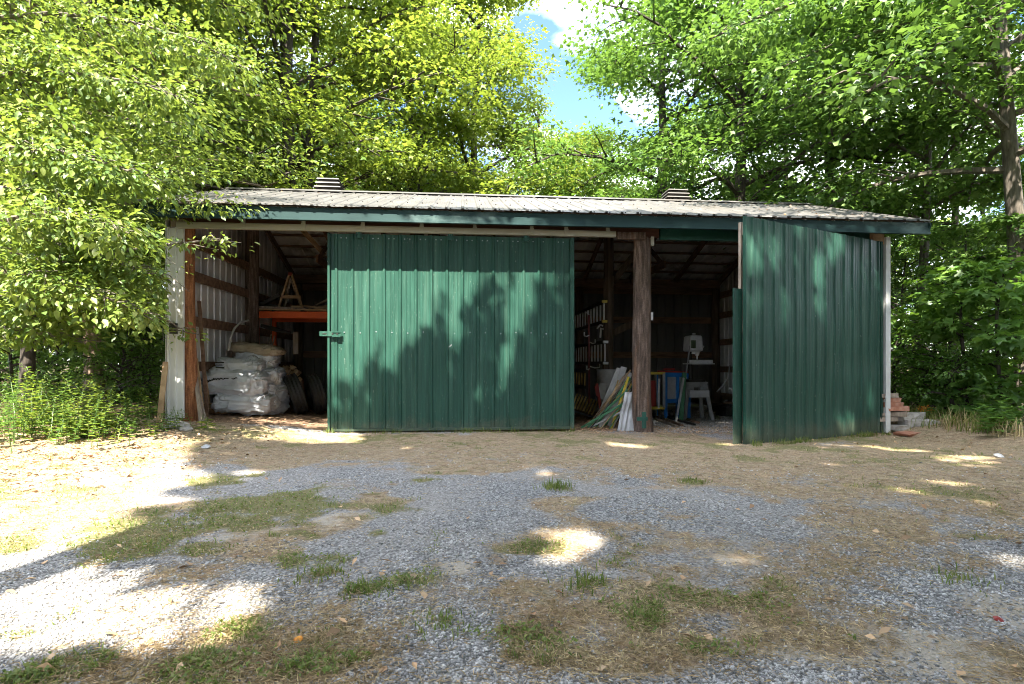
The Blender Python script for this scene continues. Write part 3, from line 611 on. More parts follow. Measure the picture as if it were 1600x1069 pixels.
# yellow framed machine
def G2(px_, y): p = at(px_, 640, y); return (p[0], y, gzf(p[0], y))
ym = 1.9; a0, a1 = G2(1012, ym), G2(1038, ym); zt1 = at(1030, 583, ym)[2]; zb1 = at(1030, 637, ym)[2]
t = thing('yellow_cart', 'yellow and black framed cart with a red tank beside the middle log', 'cart', a0)
part(MB().box(((a0[0] + a1[0]) / 2, ym, zt1), (a1[0] - a0[0], .05, .04)).box(((a0[0] + a1[0]) / 2, ym, zb1), (a1[0] - a0[0], .06, .05)).box(((a0[0] + a1[0]) / 2, ym + .5, zt1), (a1[0] - a0[0], .05, .04)).box((a1[0], ym + .25, zt1), (.04, .5, .04)), 'frame', 'yellow', t)
part(MB().box((a1[0] - .015, ym - .005, (zt1 + zb1) / 2), (.045, .05, zt1 - zb1)).box((a0[0] + .02, ym - .005, (zt1 + zb1) / 2), (.045, .05, zt1 - zb1)).box((a1[0] - .015, ym + .45, (zt1 + a0[2]) / 2), (.045, .05, zt1 - a0[2])), 'upright', 'grey', t)
part(MB().tube([(a1[0] - .22, ym + .15, zb1 + .02), (a1[0] - .22, ym + .15, zt1 - .14)], [.11, .1], 14), 'tank', 'red', t)
part(MB().tube([(a1[0] - .12, ym - .02, zb1), (a1[0] - .11, ym - .02, zt1 - .1)], .022, 8), 'hose', 'white', t)
for s in (0, .45): part(MB().lathe([(.05, -.02), (.05, .02)], 14, (a1[0] - .04, ym + s, a0[2] + .05), Matrix.Rotation(R(90), 3, 'Y')), 'caster', 'dark', t)
# blue machine
yb = 2.25; b0, b1 = G2(1040, yb), G2(1076, yb); zt3 = at(1050, 586, yb)[2]; zb3 = at(1050, 626, yb)[2]; wB = b1[0] - b0[0]; xc = (b0[0] + b1[0]) / 2
t = thing('blue_machine_stand', 'bright blue steel machine stand with grey panels next to the yellow cart', 'machine stand', (xc, yb, b0[2]))
m = MB()
for s in (0, .5, 1): m.box((b0[0] + wB * s, yb - .01, (zt3 + b0[2]) / 2), (.05, .05, zt3 - b0[2]))
m.box((xc, yb, zt3), (wB + .1, .08, .06)).box((xc, yb - .005, zb3), (wB, .06, .07)).box((xc, yb + .25, zt3 + .03), (wB + .1, .55, .03))
for s in (0, 1): m.box((b0[0] + wB * s, yb + .5, (zt3 + b0[2]) / 2), (.05, .05, zt3 - b0[2]))
part(m, 'frame', 'blue', t)
for s in (.25, .75): part(MB().box((b0[0] + wB * s, yb + .03, (zt3 + zb3) / 2), (wB * .42, .015, zt3 - zb3)), 'panel', 'greyl', t)
part(MB().bar((b0[0] - .15, yb + .05, zt3 + .08), (b1[0] + .02, yb + .02, zt3 + .06), .04, .03).box((b0[0] + .1, yb + .1, zt3 + .12), (.22, .1, .03)), 'top_bar', 'red', t)
part(MB().lathe([(.07, -.03), (.08, 0), (.07, .03)], 16, (b0[0] + .08, yb - .08, b0[2] + .09), Matrix.Rotation(R(80), 3, 'Y')), 'wheel', 'dark', t)
# drill press on a splayed stand
yd = 1.9; x0_, x1_ = at(1070, 640, yd)[0], at(1113, 640, yd)[0]; g = gzf(x0_, yd); ztS = at(1090, 597, yd)[2]; xm = (x0_ + x1_) / 2
t = thing('splayed_stand', 'grey splayed steel stand carrying the drill press', 'stand', (xm, yd, g))
for sx in (-1, 1):
    for sy in (0, 1): part(MB().bar((xm + sx * (x1_ - x0_) * .5, yd + sy * .45, g), (xm + sx * .17, yd + .1 + sy * .25, ztS), .06, .05, up=(0, 1, 0)), 'leg', 'grey', t)
part(MB().box((xm, yd + .22, ztS - .01), (.42, .34, .03)).box((xm, yd + .08, ztS - .05), (.4, .02, .1)).box((xm - .13, yd + .06, ztS - .15), (.12, .02, .14)).box((xm + .13, yd + .06, ztS - .15), (.12, .02, .14)), 'top_plate', 'grey', t)
part(MB().box((xm + .0, yd - .0, ztS - .22), (.38, .1, .13)), 'drawer', 'greyl', t)
t = thing('drill_press', 'grey bench drill press with a rounded head and pale square table', 'drill press', (xm, yd + .25, ztS)); yq = yd + .22
zT = at(1090, 568, yq)[2]; zH0 = at(1090, 549, yq)[2]; zH1 = at(1090, 524, yq)[2]; xh = at(1082, 540, yq)[0]; xt = at(1090, 568, yq)[0]
part(MB().box((xm, yq, ztS + .025), (.3, .34, .05)), 'base', 'dark', t)
part(MB().tube([(xm - .02, yq + .1, ztS + .04), (xm - .04, yq + .1, zH0 + .05)], .042, 14), 'column', 'dark', t, smooth=True)
part(MB().box((xt, yq - .04, zT), (.5, .34, .02)).box((xt + .02, yq - .1, zT + .045), (.46, .06, .06)), 'table', 'white', t, bevel=.004)
part(MB().box((xh, yq - .02, (zH0 + zH1) / 2), (.27, .4, zH1 - zH0), taper=.9), 'head', 'greyl', t, bevel=.045)
part(MB().box((xh - .075, yq - .21, (zH0 + zH1) / 2 - .02), (.09, .03, .15)), 'label_plate', 'glass', t, bevel=.005)
part(MB().lathe([(.04, zH0 - .05), (.035, zH0)], 12, (xh - .03, yq - .12, 0)).lathe([(.01, zT + .08), (.018, zH0 - .05)], 8, (xh + .04, yq - .12, 0)).lathe([(.035, zH0 - .08), (.05, zH0)], 12, (xh + .04, yq - .12, 0)), 'chuck', 'alu', t)
part(MB().tube([(xh + .14, yq - .1, zH0 + .1), (xh + .18, yq - .12, zH0 + .09)], .018, 8).lathe([(.03, zH1 + .02), (.03, zH1 + .05)], 10, (xh + .03, yq, 0)), 'knob', 'white', t)
tmesh(MB().bar((at(1062, 632, 1.75)[0], 1.75, gzf(3.5, 1.75)), at(1078, 540, 1.95), .018, .018, up=(0, 1, 0)), 'thin_rod', 'grey', 'thin grey rod leaning on the drill press head', 'rod')
tmesh(MB().bar((at(1056, 642, 1.6)[0], 1.6, gzf(3.4, 1.6)), at(1068, 590, 1.8), .035, .03, up=(0, 1, 0)), 'prop_stick', 'greyl', 'pale prop leaning between the blue stand and the drill press stand', 'stick')
tmesh(MB().bar((at(1064, 640, 1.7)[0], 1.7, gzf(3.4, 1.7)), at(1069, 582, 1.85), .07, .05, up=(0, 1, 0)), 'green_canister', 'stake', 'dark green upright bar beside the drill press stand', 'bar')
# hoses at right
tmesh(MB().tube([at(1120, 612, 2.4), at(1128, 604, 2.4), at(1136, 592, 2.45), at(1139, 580, 2.5), at(1140, 570, 2.5)], .014, 7), 'hose', 'grey', 'grey hose curving up in the dark beside the swung door', 'hose')
tmesh(MB().tube([at(1139, 606, 2.0), at(1144, 609, 2.0), at(1146, 618, 2.0), at(1145, 628, 2.0)], .018, 7), 'white_pipe', 'white', 'short bent white pipe near the swung door', 'pipe')
g = G(1150, 645); tmesh(MB().box((g[0] - .05, g[1] + .8, g[2] + .12), (1.3, .3, .1), Matrix.Rotation(.2, 3, 'Y') @ Matrix.Rotation(.3, 3, 'Z')), 'floor_plank', 'log_dk', 'thick brown plank on the floor in front of the dark clutter', 'plank')
for i in range(9):
    px_ = 1116 + rg.uniform(0, 38); g = at(px_, 610, 3.0 + rg.uniform(-.5, 1)); s = rg.uniform(.12, .3); zz0 = gzf(g[0], g[1])
    tmesh(MB().box((g[0], g[1], zz0 + s / 2), (s * 1.3, s, s), Matrix.Rotation(rg.uniform(0, 2), 3, 'Z'), jit=.02, seed=i), 'dark_box', ('dark', 'beam')[i % 2], 'dark box in the unlit heap behind the drill press', 'box', 'dark boxes at the back of the right bay')
# bricks and boards at the right corner
bk = [(1374, 617, .25, 0), (1378, 624, .26, .1), (1381, 631, .3, -.05), (1386, 637, .36, .05), (1380, 646, .36, 0), (1372, 653, .3, .05)]
nb_ = ['topmost brick of the stack by the right corner', 'second brick from the top of the corner stack', 'third brick from the top of the corner stack', 'wide red brick in the middle of the corner stack', 'pale brick second from the ground in the corner stack', 'bottom brick of the corner stack']
for i, (a, b2, w_, r_) in enumerate(bk):
    p = at(a + 6, b2, .1); tmesh(MB().box((p[0], .1, p[2]), (w_ * 1.1, .3, .075), Matrix.Rotation(r_, 3, 'Z'), jit=.008, seed=i), 'brick', 'brick' if i in (1, 2, 3) else 'lumber_g', nb_[i], 'brick', 'bricks stacked at the right corner')
sb = [(1415, 648, .42, .09, .25, 'thick weathered slab lying tilted right of the brick stack'), (1432, 664, .5, .07, -.1, 'long flat slab lying nearest the orange flowers'), (1400, 663, .3, .05, .1, 'pale flat slab at the foot of the brick stack'), (1416, 670, .25, .05, .3, 'reddish small slab on the grass below the others')]
for i, (px_, y_, dz_, w_, h_, r_, lb) in enumerate(((1418, .12, .1, .44, .08, .2, sb[0][5]), (1436, -.02, 0, .5, .1, -.12, sb[1][5]), (1402, .0, 0, .34, .09, .1, sb[2][5]), (1417, -.35, 0, .26, .05, .3, sb[3][5]))):
    x_ = at(px_, 600, y_)[0]; g = gzf(x_, y_) - .01
    tmesh(MB().box((x_, y_, g + dz_ + h_ / 2), (w_, .26, h_), Matrix.Rotation(r_, 3, 'Z') @ Matrix.Rotation(-.08 if dz_ else 0, 3, 'Y'), jit=.012, seed=i + 9), 'stone_slab', 'brick' if i == 3 else 'stone', lb, 'slab', 'slabs beside the brick stack')
# ---------------------------------------------------------------- ground
SKYP = [(833, -30), (928, -30), (922, 20), (940, 35), (915, 55), (905, 85), (925, 105), (915, 125), (945, 150), (958, 185), (945, 206), (915, 196), (890, 175), (866, 160), (850, 128), (850, 95), (826, 62), (838, 25)]
def blob(x, y, cx, cy, rx, ry, rot=0, soft=.5):
    c, s = math.cos(rot), math.sin(rot); dx = x - cx; dy = y - cy; a = (dx * c + dy * s) / rx; b = (-dx * s + dy * c) / ry
    r = np.sqrt(a * a + b * b); return 1 - sst(1 - soft, 1 + soft, r)
def pblob(x, y, px, py, wx, wy, soft=.6):   # ellipse given by its photo extent, turned into metres on the ground
    c = G(px, py); a = G(px, py - wy); b = G(px, py + wy); e = G(px + wx, py)
    ry = math.hypot(a[0] - b[0], a[1] - b[1]) / 2; rx = math.hypot(e[0] - c[0], e[1] - c[1])
    return blob(x, y, (a[0] + b[0]) / 2, (a[1] + b[1]) / 2, rx, ry, math.atan2(-c[0], c[1] + D) * .6, soft)
GRASS = [(235, 835, 100, 28, .9), (200, 868, 60, 22, .8), (290, 860, 60, 16, .6), (430, 790, 110, 22, .9), (370, 812, 80, 20, .9), (480, 812, 60, 16, .6), (340, 748, 50, 12, .9), (415, 742, 40, 8, .6), (665, 752, 38, 10, .6),
         (610, 800, 60, 16, .5), (560, 845, 60, 16, .6), (690, 845, 50, 14, .4), (470, 880, 50, 14, .6), (500, 895, 26, 8, .7), (570, 920, 24, 7, 1), (650, 900, 40, 16, .5), (700, 852, 50, 16, .4), (835, 858, 50, 12, .9),
         (920, 910, 26, 12, .8), (985, 880, 60, 22, .5), (1000, 845, 40, 10, .4), (1080, 752, 16, 5, 1), (870, 762, 24, 8, .9), (1000, 945, 80, 30, .3), (1150, 940, 160, 40, .42), (1330, 960, 80, 40, .35), (330, 1040, 60, 16, .5), (400, 985, 50, 16, .6), (475, 1010, 60, 22, .5),
         (420, 1050, 100, 20, .4), (520, 985, 26, 10, .7), (690, 975, 24, 8, .7), (75, 950, 60, 18, .5), (40, 990, 50, 10, .7), (20, 860, 30, 20, .7), (70, 1050, 60, 16, .6), (25, 800, 40, 14, .5), (1500, 715, 100, 14, .22), (1240, 690, 90, 12, .5), (700, 686, 340, 12, .55), (1100, 712, 300, 14, .38), (820, 725, 120, 8, .35), (1420, 770, 160, 20, .35),
         (1330, 690, 90, 12, .6), (1180, 700, 120, 10, .4), (1480, 700, 60, 5, .2), (100, 720, 160, 30, .45), (60, 760, 90, 24, .5), (1510, 835, 40, 14, .4), (1500, 930, 60, 16, .3), (1120, 1015, 40, 10, .5), (720, 1000, 60, 20, .25), (860, 1020, 100, 30, .25), (150, 900, 70, 10, .3)]
STRAW = [(1530, 690, 260, 34, 1), (1420, 676, 80, 12, .9), (650, 700, 420, 24, 1), (1100, 715, 500, 34, 1), (1450, 750, 230, 55, 1), (140, 700, 260, 70, 1), (740, 728, 110, 14, .8), (1250, 770, 170, 16, .8), (1120, 880, 200, 50, .48), (1200, 945, 240, 70, .5), (1000, 960, 160, 60, .42), (860, 855, 90, 24, .5),
         (1000, 830, 120, 20, .4), (420, 1030, 160, 50, .44), (700, 730, 60, 12, .6), (850, 790, 110, 16, .3), (1380, 850, 120, 40, .55), (520, 820, 60, 20, .5), (60, 790, 130, 40, .55), (950, 1040, 120, 30, .4), (330, 850, 130, 30, .3), (1500, 1000, 120, 60, .35), (1010, 800, 70, 14, .45), (590, 785, 50, 10, .4)]
SAND = [(1480, 1030, 150, 40, 1), (530, 815, 42, 12, 1), (1250, 1010, 110, 30, .7), (1010, 1040, 90, 16, .5), (720, 885, 30, 12, .5), (415, 830, 30, 8, .6), (360, 840, 40, 8, .4), (905, 845, 50, 12, .6), (1150, 872, 50, 12, .6), (1580, 960, 80, 30, .7), (150, 760, 60, 14, .4)]
def masks(x, y):
    out = []
    for L_ in (GRASS, STRAW, SAND):
        m = np.zeros(np.shape(x))
        for px, py, wx, wy, s in L_: m = np.maximum(m, s * pblob(x, y, px, py, wx, wy, .75))
        out.append(m)
    n = fbm(x, y, 1.6, 31, 4); n2 = fbm(x, y, 6, 37, 4)
    g = np.clip(out[0] * 1.1 + (n - .5) * 1.5 + (n2 - .5) * 1.6 - .22, 0, 1) * (out[0] > .02) + sst(.62, .8, n2) * .16
    s = np.clip(out[1] * 1.15 + (n2 - .5) * 1.1 + (n - .5) * .7, 0, 1) * (out[1] > .02) + sst(.5, .7, n) * .4
    d = np.clip(out[2] + (n - .5) * 1.2, 0, 1) * (out[2] > .02)
    ins = (y > .1) & (x > X0) & (x < X1) & (y < YB)
    wood = np.where(ins, 0, np.maximum(sst(5.8, 7.2, y), np.maximum(sst(-.2, .8, y) * ((x < X0) | (x > X1)), np.maximum(sst(-4.8, -6.4, x + .25 * np.minimum(y, 0)), sst(7.4, 9.0, x + .4 * y + .3)))))
    chips = np.where(ins & (x < 2.9), 1.0, 0.0); gin = np.where(ins & (x >= 2.9), 1.0, 0.0)
    g = np.where(ins, 0, g); s = np.where(ins, .1 + .5 * chips * n, s)
    return np.clip(g, 0, 1), np.clip(s, 0, 1), np.clip(np.where(ins, gin * .5, d * 1.3), 0, 1), np.clip(wood, 0, 1), chips
def axis(a, b, st, far):
    c = np.arange(a, b, st); l = [a - st]; r_ = [c[-1] + st]; s = st
    while l[-1] > -far: s *= 1.35; l.append(l[-1] - s)
    s = st
    while r_[-1] < far: s *= 1.35; r_.append(r_[-1] + s)
    return np.array(l[::-1] + list(c) + r_)
gx, gy_ = axis(-9, 11.5, .05, 500), axis(-8.2, 6.5, .045, 500)
XX, YY = np.meshgrid(gx, gy_); ZZ = gz(XX, YY)
nx, ny = len(gx), len(gy_); V = np.stack([XX, YY, ZZ], -1).reshape(-1, 3)
idx = np.arange(nx * ny).reshape(ny, nx); Q = np.stack([idx[:-1, :-1], idx[:-1, 1:], idx[1:, 1:], idx[1:, :-1]], -1).reshape(-1, 4)
mg, ms, md, mw, mc = [a.ravel() for a in masks(XX, YY)]
gm = bpy.data.materials.new('yard_ground'); gm.use_nodes = True; nt = gm.node_tree; P_ = nt.nodes['Principled BSDF']; tcx = nt.nodes.new('ShaderNodeTexCoord').outputs['Object']
att = nt.nodes.new('ShaderNodeVertexColor'); att.layer_name = 'zones'; sp_ = nt.nodes.new('ShaderNodeSeparateColor'); nt.links.new(att.outputs[0], sp_.inputs[0])
att2 = nt.nodes.new('ShaderNodeVertexColor'); att2.layer_name = 'zones2'; sp2 = nt.nodes.new('ShaderNodeSeparateColor'); nt.links.new(att2.outputs[0], sp2.inputs[0])
GV = 80
def vor(scale, out='Color', feat='F1'):
    v = nt.nodes.new('ShaderNodeTexVoronoi'); v.inputs['Scale'].default_value = scale; v.feature = feat; nt.links.new(tcx, v.inputs['Vector']); return v.outputs[out]
def bw(c): n = nt.nodes.new('ShaderNodeRGBToBW'); nt.links.new(c, n.inputs[0]); return n.outputs[0]
big = _noise(nt, tcx, 1.3, 4); fine_ = _noise(nt, tcx, 60, 4, .85); mid = _noise(nt, tcx, 9, 5, .7)
grav = _ramp(nt, bw(vor(GV)), [(.15, .147, .145), (.33, .322, .314), (.5, .488, .475)], [.2, .5, .85])
grav = _mix(nt, .5, grav, _ramp(nt, vor(GV, 'Distance'), [(1, 1, 1), (.25, .25, .25)], [.2, .75]), 'MULTIPLY')
grav = _mix(nt, _ramp(nt, big, [(0, 0, 0), (.5, .5, .5)], [.4, .7]), grav, (.42, .37, .32))
straw = _mix(nt, _ramp(nt, fine_, [(0,0,0),(1,1,1)], [.36,.62]), (.18, .14, .095), (.58, .46, .31)); straw = _mix(nt, _ramp(nt, mid, [(0, 0, 0), (.8, .8, .8)], [.4, .62]), straw, (.33, .225, .145)); straw = _mix(nt, _ramp(nt, _noise(nt, tcx, 17, 5, .75), [(0, 0, 0), (.75, .75, .75)], [.47, .66]), straw, (.13, .09, .055)); straw = _mix(nt, _ramp(nt, _noise(nt, tcx, 5, 6, .75), [(0, 0, 0), (.6, .6, .6)], [.52, .7]), straw, (.16, .17, .07))
grass = _mix(nt, fine_, (.1, .1, .045), (.3, .27, .13)); sand = _mix(nt, fine_, (.36, .31, .25), (.52, .46, .38))
wood_ = _mix(nt, fine_, (.035, .028, .015), (.12, .085, .045)); chips = _mix(nt, fine_, (.14, .08, .05), (.36, .25, .17))
def msk(s, k=.9): # break the mask up with fine noise
    a = M_('ADD', s, M_('MULTIPLY', M_('SUBTRACT', mid, .5, nt=nt), k, nt=nt), nt=nt); return _ramp(nt, M_('MULTIPLY', a, 1.0, nt=nt), [(0, 0, 0), (1, 1, 1)], [.3, .62])
c = grav
c = _mix(nt, msk(sp_.outputs[2]), c, sand); c = _mix(nt, msk(sp_.outputs[1]), c, straw); c = _mix(nt, msk(sp_.outputs[0]), c, grass); c = _mix(nt, msk(sp2.outputs[1], .3), c, chips); c = _mix(nt, msk(sp2.outputs[0], .5), c, wood_)
nt.links.new(c, P_.inputs['Base Color']); P_.inputs['Roughness'].default_value = .95; P_.inputs['Specular IOR Level'].default_value = .15
hh = M_('SUBTRACT', M_('MULTIPLY', fine_, .6, nt=nt), vor(GV, 'Distance'), nt=nt); nt.links.new(_bump(nt, hh, .9, .012), P_.inputs['Normal'])
me = np_mesh('ground', V, Q, gm, True)
for nm, ch in (('zones', (mg, ms, md)), ('zones2', (mw, mc, mc))):
    ca = me.color_attributes.new(nm, 'FLOAT_COLOR', 'POINT'); ca.data.foreach_set('color', np.stack([*ch, np.ones_like(mg)], -1).astype(np.float32).ravel())
props(link(bpy.data.objects.new('ground', me)), kind='structure')

# ---- scatter
def in_view(n, seed, y0=668, y1=1075, x0=-60, x1=1660, pw=1.0):
    r = np.random.default_rng(seed); px = r.uniform(x0, x1, n); py = y0 + (y1 - y0) * r.uniform(0, 1, n) ** pw
    u = (px - 800) / F; dx = ST + u * CT; dy = CT - u * ST; k = -EYE / ((568 - py) / F); x = dx * k; y = dy * k - D
    for _ in range(3): k = (gz(x, y) - EYE) / ((568 - py) / F); x = dx * k; y = dy * k - D
    return x, y, r
def outside(x, y): return ~((y > -.05) & (x > X0) & (x < X1))
def stones(name, x, y, s, mat, r, flat=.65, sink=.2):
    n = len(x); base = np.array([(1, 0, 0), (0, 1, 0), (-1, 0, 0), (0, -1, 0), (0, 0, 1), (0, 0, -1)], float); T = np.array([(0, 1, 4), (1, 2, 4), (2, 3, 4), (3, 0, 4), (1, 0, 5), (2, 1, 5), (3, 2, 5), (0, 3, 5)])
    v = base[None] * r.uniform(.65, 1.25, (n, 6, 1)) + r.normal(0, .16, (n, 6, 3)); v[:, :, 2] *= flat
    a = r.uniform(0, 6.28, n); c_, s_ = np.cos(a)[:, None], np.sin(a)[:, None]; vx = v[:, :, 0] * c_ - v[:, :, 1] * s_; vy = v[:, :, 0] * s_ + v[:, :, 1] * c_
    v = np.stack([vx, vy, v[:, :, 2]], -1) * s[:, None, None]; v[:, :, 0] += x[:, None]; v[:, :, 1] += y[:, None]; v[:, :, 2] += (gz(x, y) + s * flat * sink)[:, None]
    tt = (T[None] + (np.arange(n) * 6)[:, None, None]).reshape(-1, 3); return link(bpy.data.objects.new(name, np_mesh(name, v.reshape(-1, 3), tt, mat)))
gsm = mk('gravel_stones', [(.27, .26, .25), (.47, .45, .43)], 3, rough=.85, bump=0, rand=.75)
x, y, r = in_view(130000, 1, 690, 1075, pw=.8); g, s_, d, w_, ch = masks(x, y)
keep = (r.uniform(0, 1, len(x)) < np.clip(1 - .85 * s_ - .7 * g - .75 * d - 1.5 * w_, .06, 1) * np.clip(.45 + 2.2 * (fbm(x, y, 1.7, 71, 4) - .45), .1, 1)) & outside(x, y)
x, y = x[keep], y[keep]; dist = np.hypot(x, y + D)
props(stones('gravel', x, y, r.uniform(.003, .0085, len(x)) * (1 + .05 * dist) * (1 + (r.uniform(0, 1, len(x)) > .97) * .5), gsm, r), kind='stuff', label='loose blue-grey crushed gravel on the driveway', cat='gravel')
rs = np.random.default_rng(5); x = rs.uniform(3.1, 6.5, 6000); y = rs.uniform(0, 4.5, 6000); o = stones('gravel_floor', x, y, rs.uniform(.008, .02, 6000), gsm, rs); props(o, kind='stuff', label='pale gravel floor of the right bay', cat='gravel')
def flakes(name, x, y, ln, wd, mat, r, lift=.006, tilt=.35, curl=.25):
    n = len(x); a = r.uniform(0, 6.28, n); d = np.stack([np.cos(a), np.sin(a), r.normal(0, tilt, n)], -1); s2 = np.stack([-np.sin(a), np.cos(a), r.normal(0, tilt, n)], -1)
    c_ = np.stack([x, y, gz(x, y) + lift * r.uniform(.5, 2, n)], -1); up = np.array([0, 0, 1.0])
    b0 = c_ - d * ln[:, None] / 2; b1 = c_ + d * ln[:, None] / 2; m1 = c_ + s2 * wd[:, None] / 2 + up * (ln * curl)[:, None]; m2 = c_ - s2 * wd[:, None] / 2 + up * (ln * curl * .3)[:, None]
    v = np.stack([b0, m1, b1, m2], 1); v[:, :, 2] = np.maximum(v[:, :, 2], (gz(x, y) + .002)[:, None])
    T = np.array([(0, 1, 2), (0, 2, 3)]); tt = (T[None] + (np.arange(n) * 4)[:, None, None]).reshape(-1, 3)
    return link(bpy.data.objects.new(name, np_mesh(name, v.reshape(-1, 3), tt, mat)))
strm = mk('dry_straw', [(.34, .23, .12), (.58, .46, .27)], 2, rough=.9, bump=0, rand=.6)
x, y, r = in_view(110000, 2, 664, 1075); g, s_, d, w_, ch = masks(x, y); keep = (r.uniform(0, 1, len(x)) < np.clip(s_ * .8 + g * .3 + .05, 0, 1) * (1 - .7 * w_)) & outside(x, y); x, y = x[keep], y[keep]
props(flakes('dry_straw', x, y, r.uniform(.012, .045, len(x)), r.uniform(.001, .0026, len(x)), strm, r, .006, .2, .08), kind='stuff', label='dry straw and clippings strewn over the yard', cat='straw')
lm = mk('dry_leaf', [(.2, .09, .04), (.42, .27, .15), (.55, .42, .28)], 2, rough=.85, bump=0, rand=.7)
x, y, r = in_view(16000, 3, 650, 1060, -60, 1660, 1.3); _, _, _, w_, _ = masks(x, y); pl = np.clip(1.3 * blob(x, y, -4.6, -2.0, 1.9, 2.2) + .6 * w_ + .008 + .25 * blob(x, y, 7.5, -.8, 3, 1.4), 0, 1); keep = (r.uniform(0, 1, len(x)) < pl) & outside(x, y); x, y = x[keep], y[keep]
props(flakes('leaf_litter', x, y, r.uniform(.025, .065, len(x)), r.uniform(.015, .035, len(x)), lm, r, .01, .3, .2), kind='stuff', label='brown fallen leaves along the edge of the woods', cat='fallen leaves')
x = rs.uniform(X0 + .2, 2.9, 9000); y = rs.uniform(.0, 4.5, 9000); x[6000:] = rs.uniform(1.55, 6.6, 3000); y[6000:] = rs.uniform(-.3, .8, 3000)
props(flakes('wood_chips', x, y, rs.uniform(.02, .07, 9000), rs.uniform(.008, .025, 9000), lm, rs, .008, .2, .05), kind='stuff', label='bark chips and litter on the shed floor', cat='wood chips')
def blades(name, x, y, h, mat, r, wd=.004, bend=.7):
    n = len(x); a = r.uniform(0, 6.28, n); d = np.stack([np.cos(a), np.sin(a), 0 * a], -1); s2 = np.stack([-np.sin(a), np.cos(a), 0 * a], -1) * (wd * r.uniform(.6, 1.3, n))[:, None]
    b = np.stack([x, y, gz(x, y) - .004], -1); bd = (h * bend * r.uniform(.2, 1.3, n))[:, None]; up = np.array([0, 0, 1.0]); hh = h[:, None]
    v = np.stack([b - s2, b + s2, b + d * bd * .3 + up * hh * .6 + s2 * .8, b + d * bd * .3 + up * hh * .6 - s2 * .8, b + d * bd + up * hh * .95], 1)
    T = np.array([(0, 1, 2), (0, 2, 3), (3, 2, 4)]); tt = (T[None] + (np.arange(n) * 5)[:, None, None]).reshape(-1, 3)
    return link(bpy.data.objects.new(name, np_mesh(name, v.reshape(-1, 3), tt, mat)))
grm = leafmat('grass_blades', (.07, .12, .02), (.14, .2, .035), (.3, .3, .1), (.3, .36, .06), .35, .02, 3)
x, y, r = in_view(150000, 4, 664, 1078); g, s_, d, w_, ch = masks(x, y); tn = fbm(x, y, 9, 77, 2)
keep = (r.uniform(0, 1, len(x)) < np.clip((g - .22) * 1.5, 0, 1) * (.25 + .75 * sst(.4, .7, tn)) * .7) & outside(x, y); x, y = x[keep], y[keep]
props(blades('grass', x, y, r.uniform(.01, .036, len(x)) * (.5 + 1.0 * tn[keep]), grm, r, .0026, 1.4), kind='stuff', label='patchy green grass growing through the gravel', cat='grass')
x, y, r = in_view(60000, 14, 664, 1078); g, s_, d, w_, ch = masks(x, y); keep = (r.uniform(0, 1, len(x)) < np.clip((g - .15) * 1.1, 0, .8) * sst(.35, .6, fbm(x, y, 5, 88, 3))) & outside(x, y); x, y = x[keep], y[keep]
props(flakes('clover_weeds', x, y, r.uniform(.008, .024, len(x)), r.uniform(.005, .014, len(x)), grm, r, .012, .5, .15), kind='stuff', label='low green creeping weeds matted on the gravel', cat='weeds')
r = np.random.default_rng(31); x = np.concatenate([r.uniform(-2.0, 1.65, 1500), 3.7 + r.uniform(0, 1, 1300) * 2.9]); y = np.concatenate([-r.uniform(.03, .2, 1500), -1.32 + (x[1500:] - 3.7) * .434 - r.uniform(.02, .2, 1300)])
k_ = sst(.4, .7, vn(x, y, 3, 5)) + .1 > r.uniform(0, 1, len(x)); x, y = x[k_], y[k_]; props(blades('door_foot_grass', x, y, r.uniform(.03, .11, len(x)), grm, r, .0028, .8), kind='stuff', label='ragged grass growing along the feet of the green doors', cat='grass')
x = r.uniform(-4, 7, 700); y = r.uniform(-.4, 2.4, 700); k_ = r.uniform(0, 1, 700) < .05 + .3 * ((x > 5) | (x < -3)); x, y = x[k_], y[k_]; o = flakes('roof_leaves', x, y, r.uniform(.03, .07, len(x)), r.uniform(.015, .03, len(x)), lm, r, 0, .1, .1)
co = np.empty(len(o.data.vertices) * 3, np.float32); o.data.vertices.foreach_get('co', co); co = co.reshape(-1, 3); co[:, 2] = np.interp(co[:, 1], [EY, RY], [EZ, RZ]) + .012 + .012 * (np.arange(len(co)) % 4 == 1); o.data.vertices.foreach_set('co', co.ravel()); props(o, kind='stuff', label='fallen leaves and twigs lying on the metal roof', cat='fallen leaves')
dgm = mk('dead_grass', [(.3, .22, .1), (.5, .41, .22)], 2, rough=.9, bump=0, rand=.5)
x, y, r = in_view(60000, 6, 664, 1078, pw=1.3); g, s_, d, w_, ch = masks(x, y); keep = (r.uniform(0, 1, len(x)) < np.clip(s_ * .8 + .35 * g - .25, 0, 1)) & outside(x, y); x, y = x[keep], y[keep]
props(blades('dead_grass', x, y, r.uniform(.01, .03, len(x)), dgm, r, .002, 1.5), kind='stuff', label='short dead grass in the mown strip before the shed', cat='grass')
for px_, py_, n_, h_, lb in ((500, 898, 26, .05, 'spiky grass tuft on the gravel in the left foreground'), (572, 922, 60, .03, 'low dark green clover tuft on the gravel in the middle'), (915, 912, 30, .065, 'grass tuft with upright blades below the sunny patch'), (1082, 752, 40, .04, 'small bright green tuft before the right bay'), (868, 762, 40, .09, 'dry grass tuft on the gravel before the sliding door'), (690, 976, 40, .04, 'green weed tuft in the lower middle foreground'), (680, 672, 60, .12, 'longer grass growing against the sliding door foot'), (1500, 905, 24, .05, 'thin tuft on the gravel at the right edge')):
    g = G(px_, py_); r = np.random.default_rng(px_); x = g[0] + r.normal(0, .07, n_ * 3); y = g[1] + r.normal(0, .06, n_ * 3)
    o = blades('grass_tuft', x, y, r.uniform(.4, 1, n_ * 3) * h_, grm, r, .003, .8); props(o, lb, 'grass tuft')
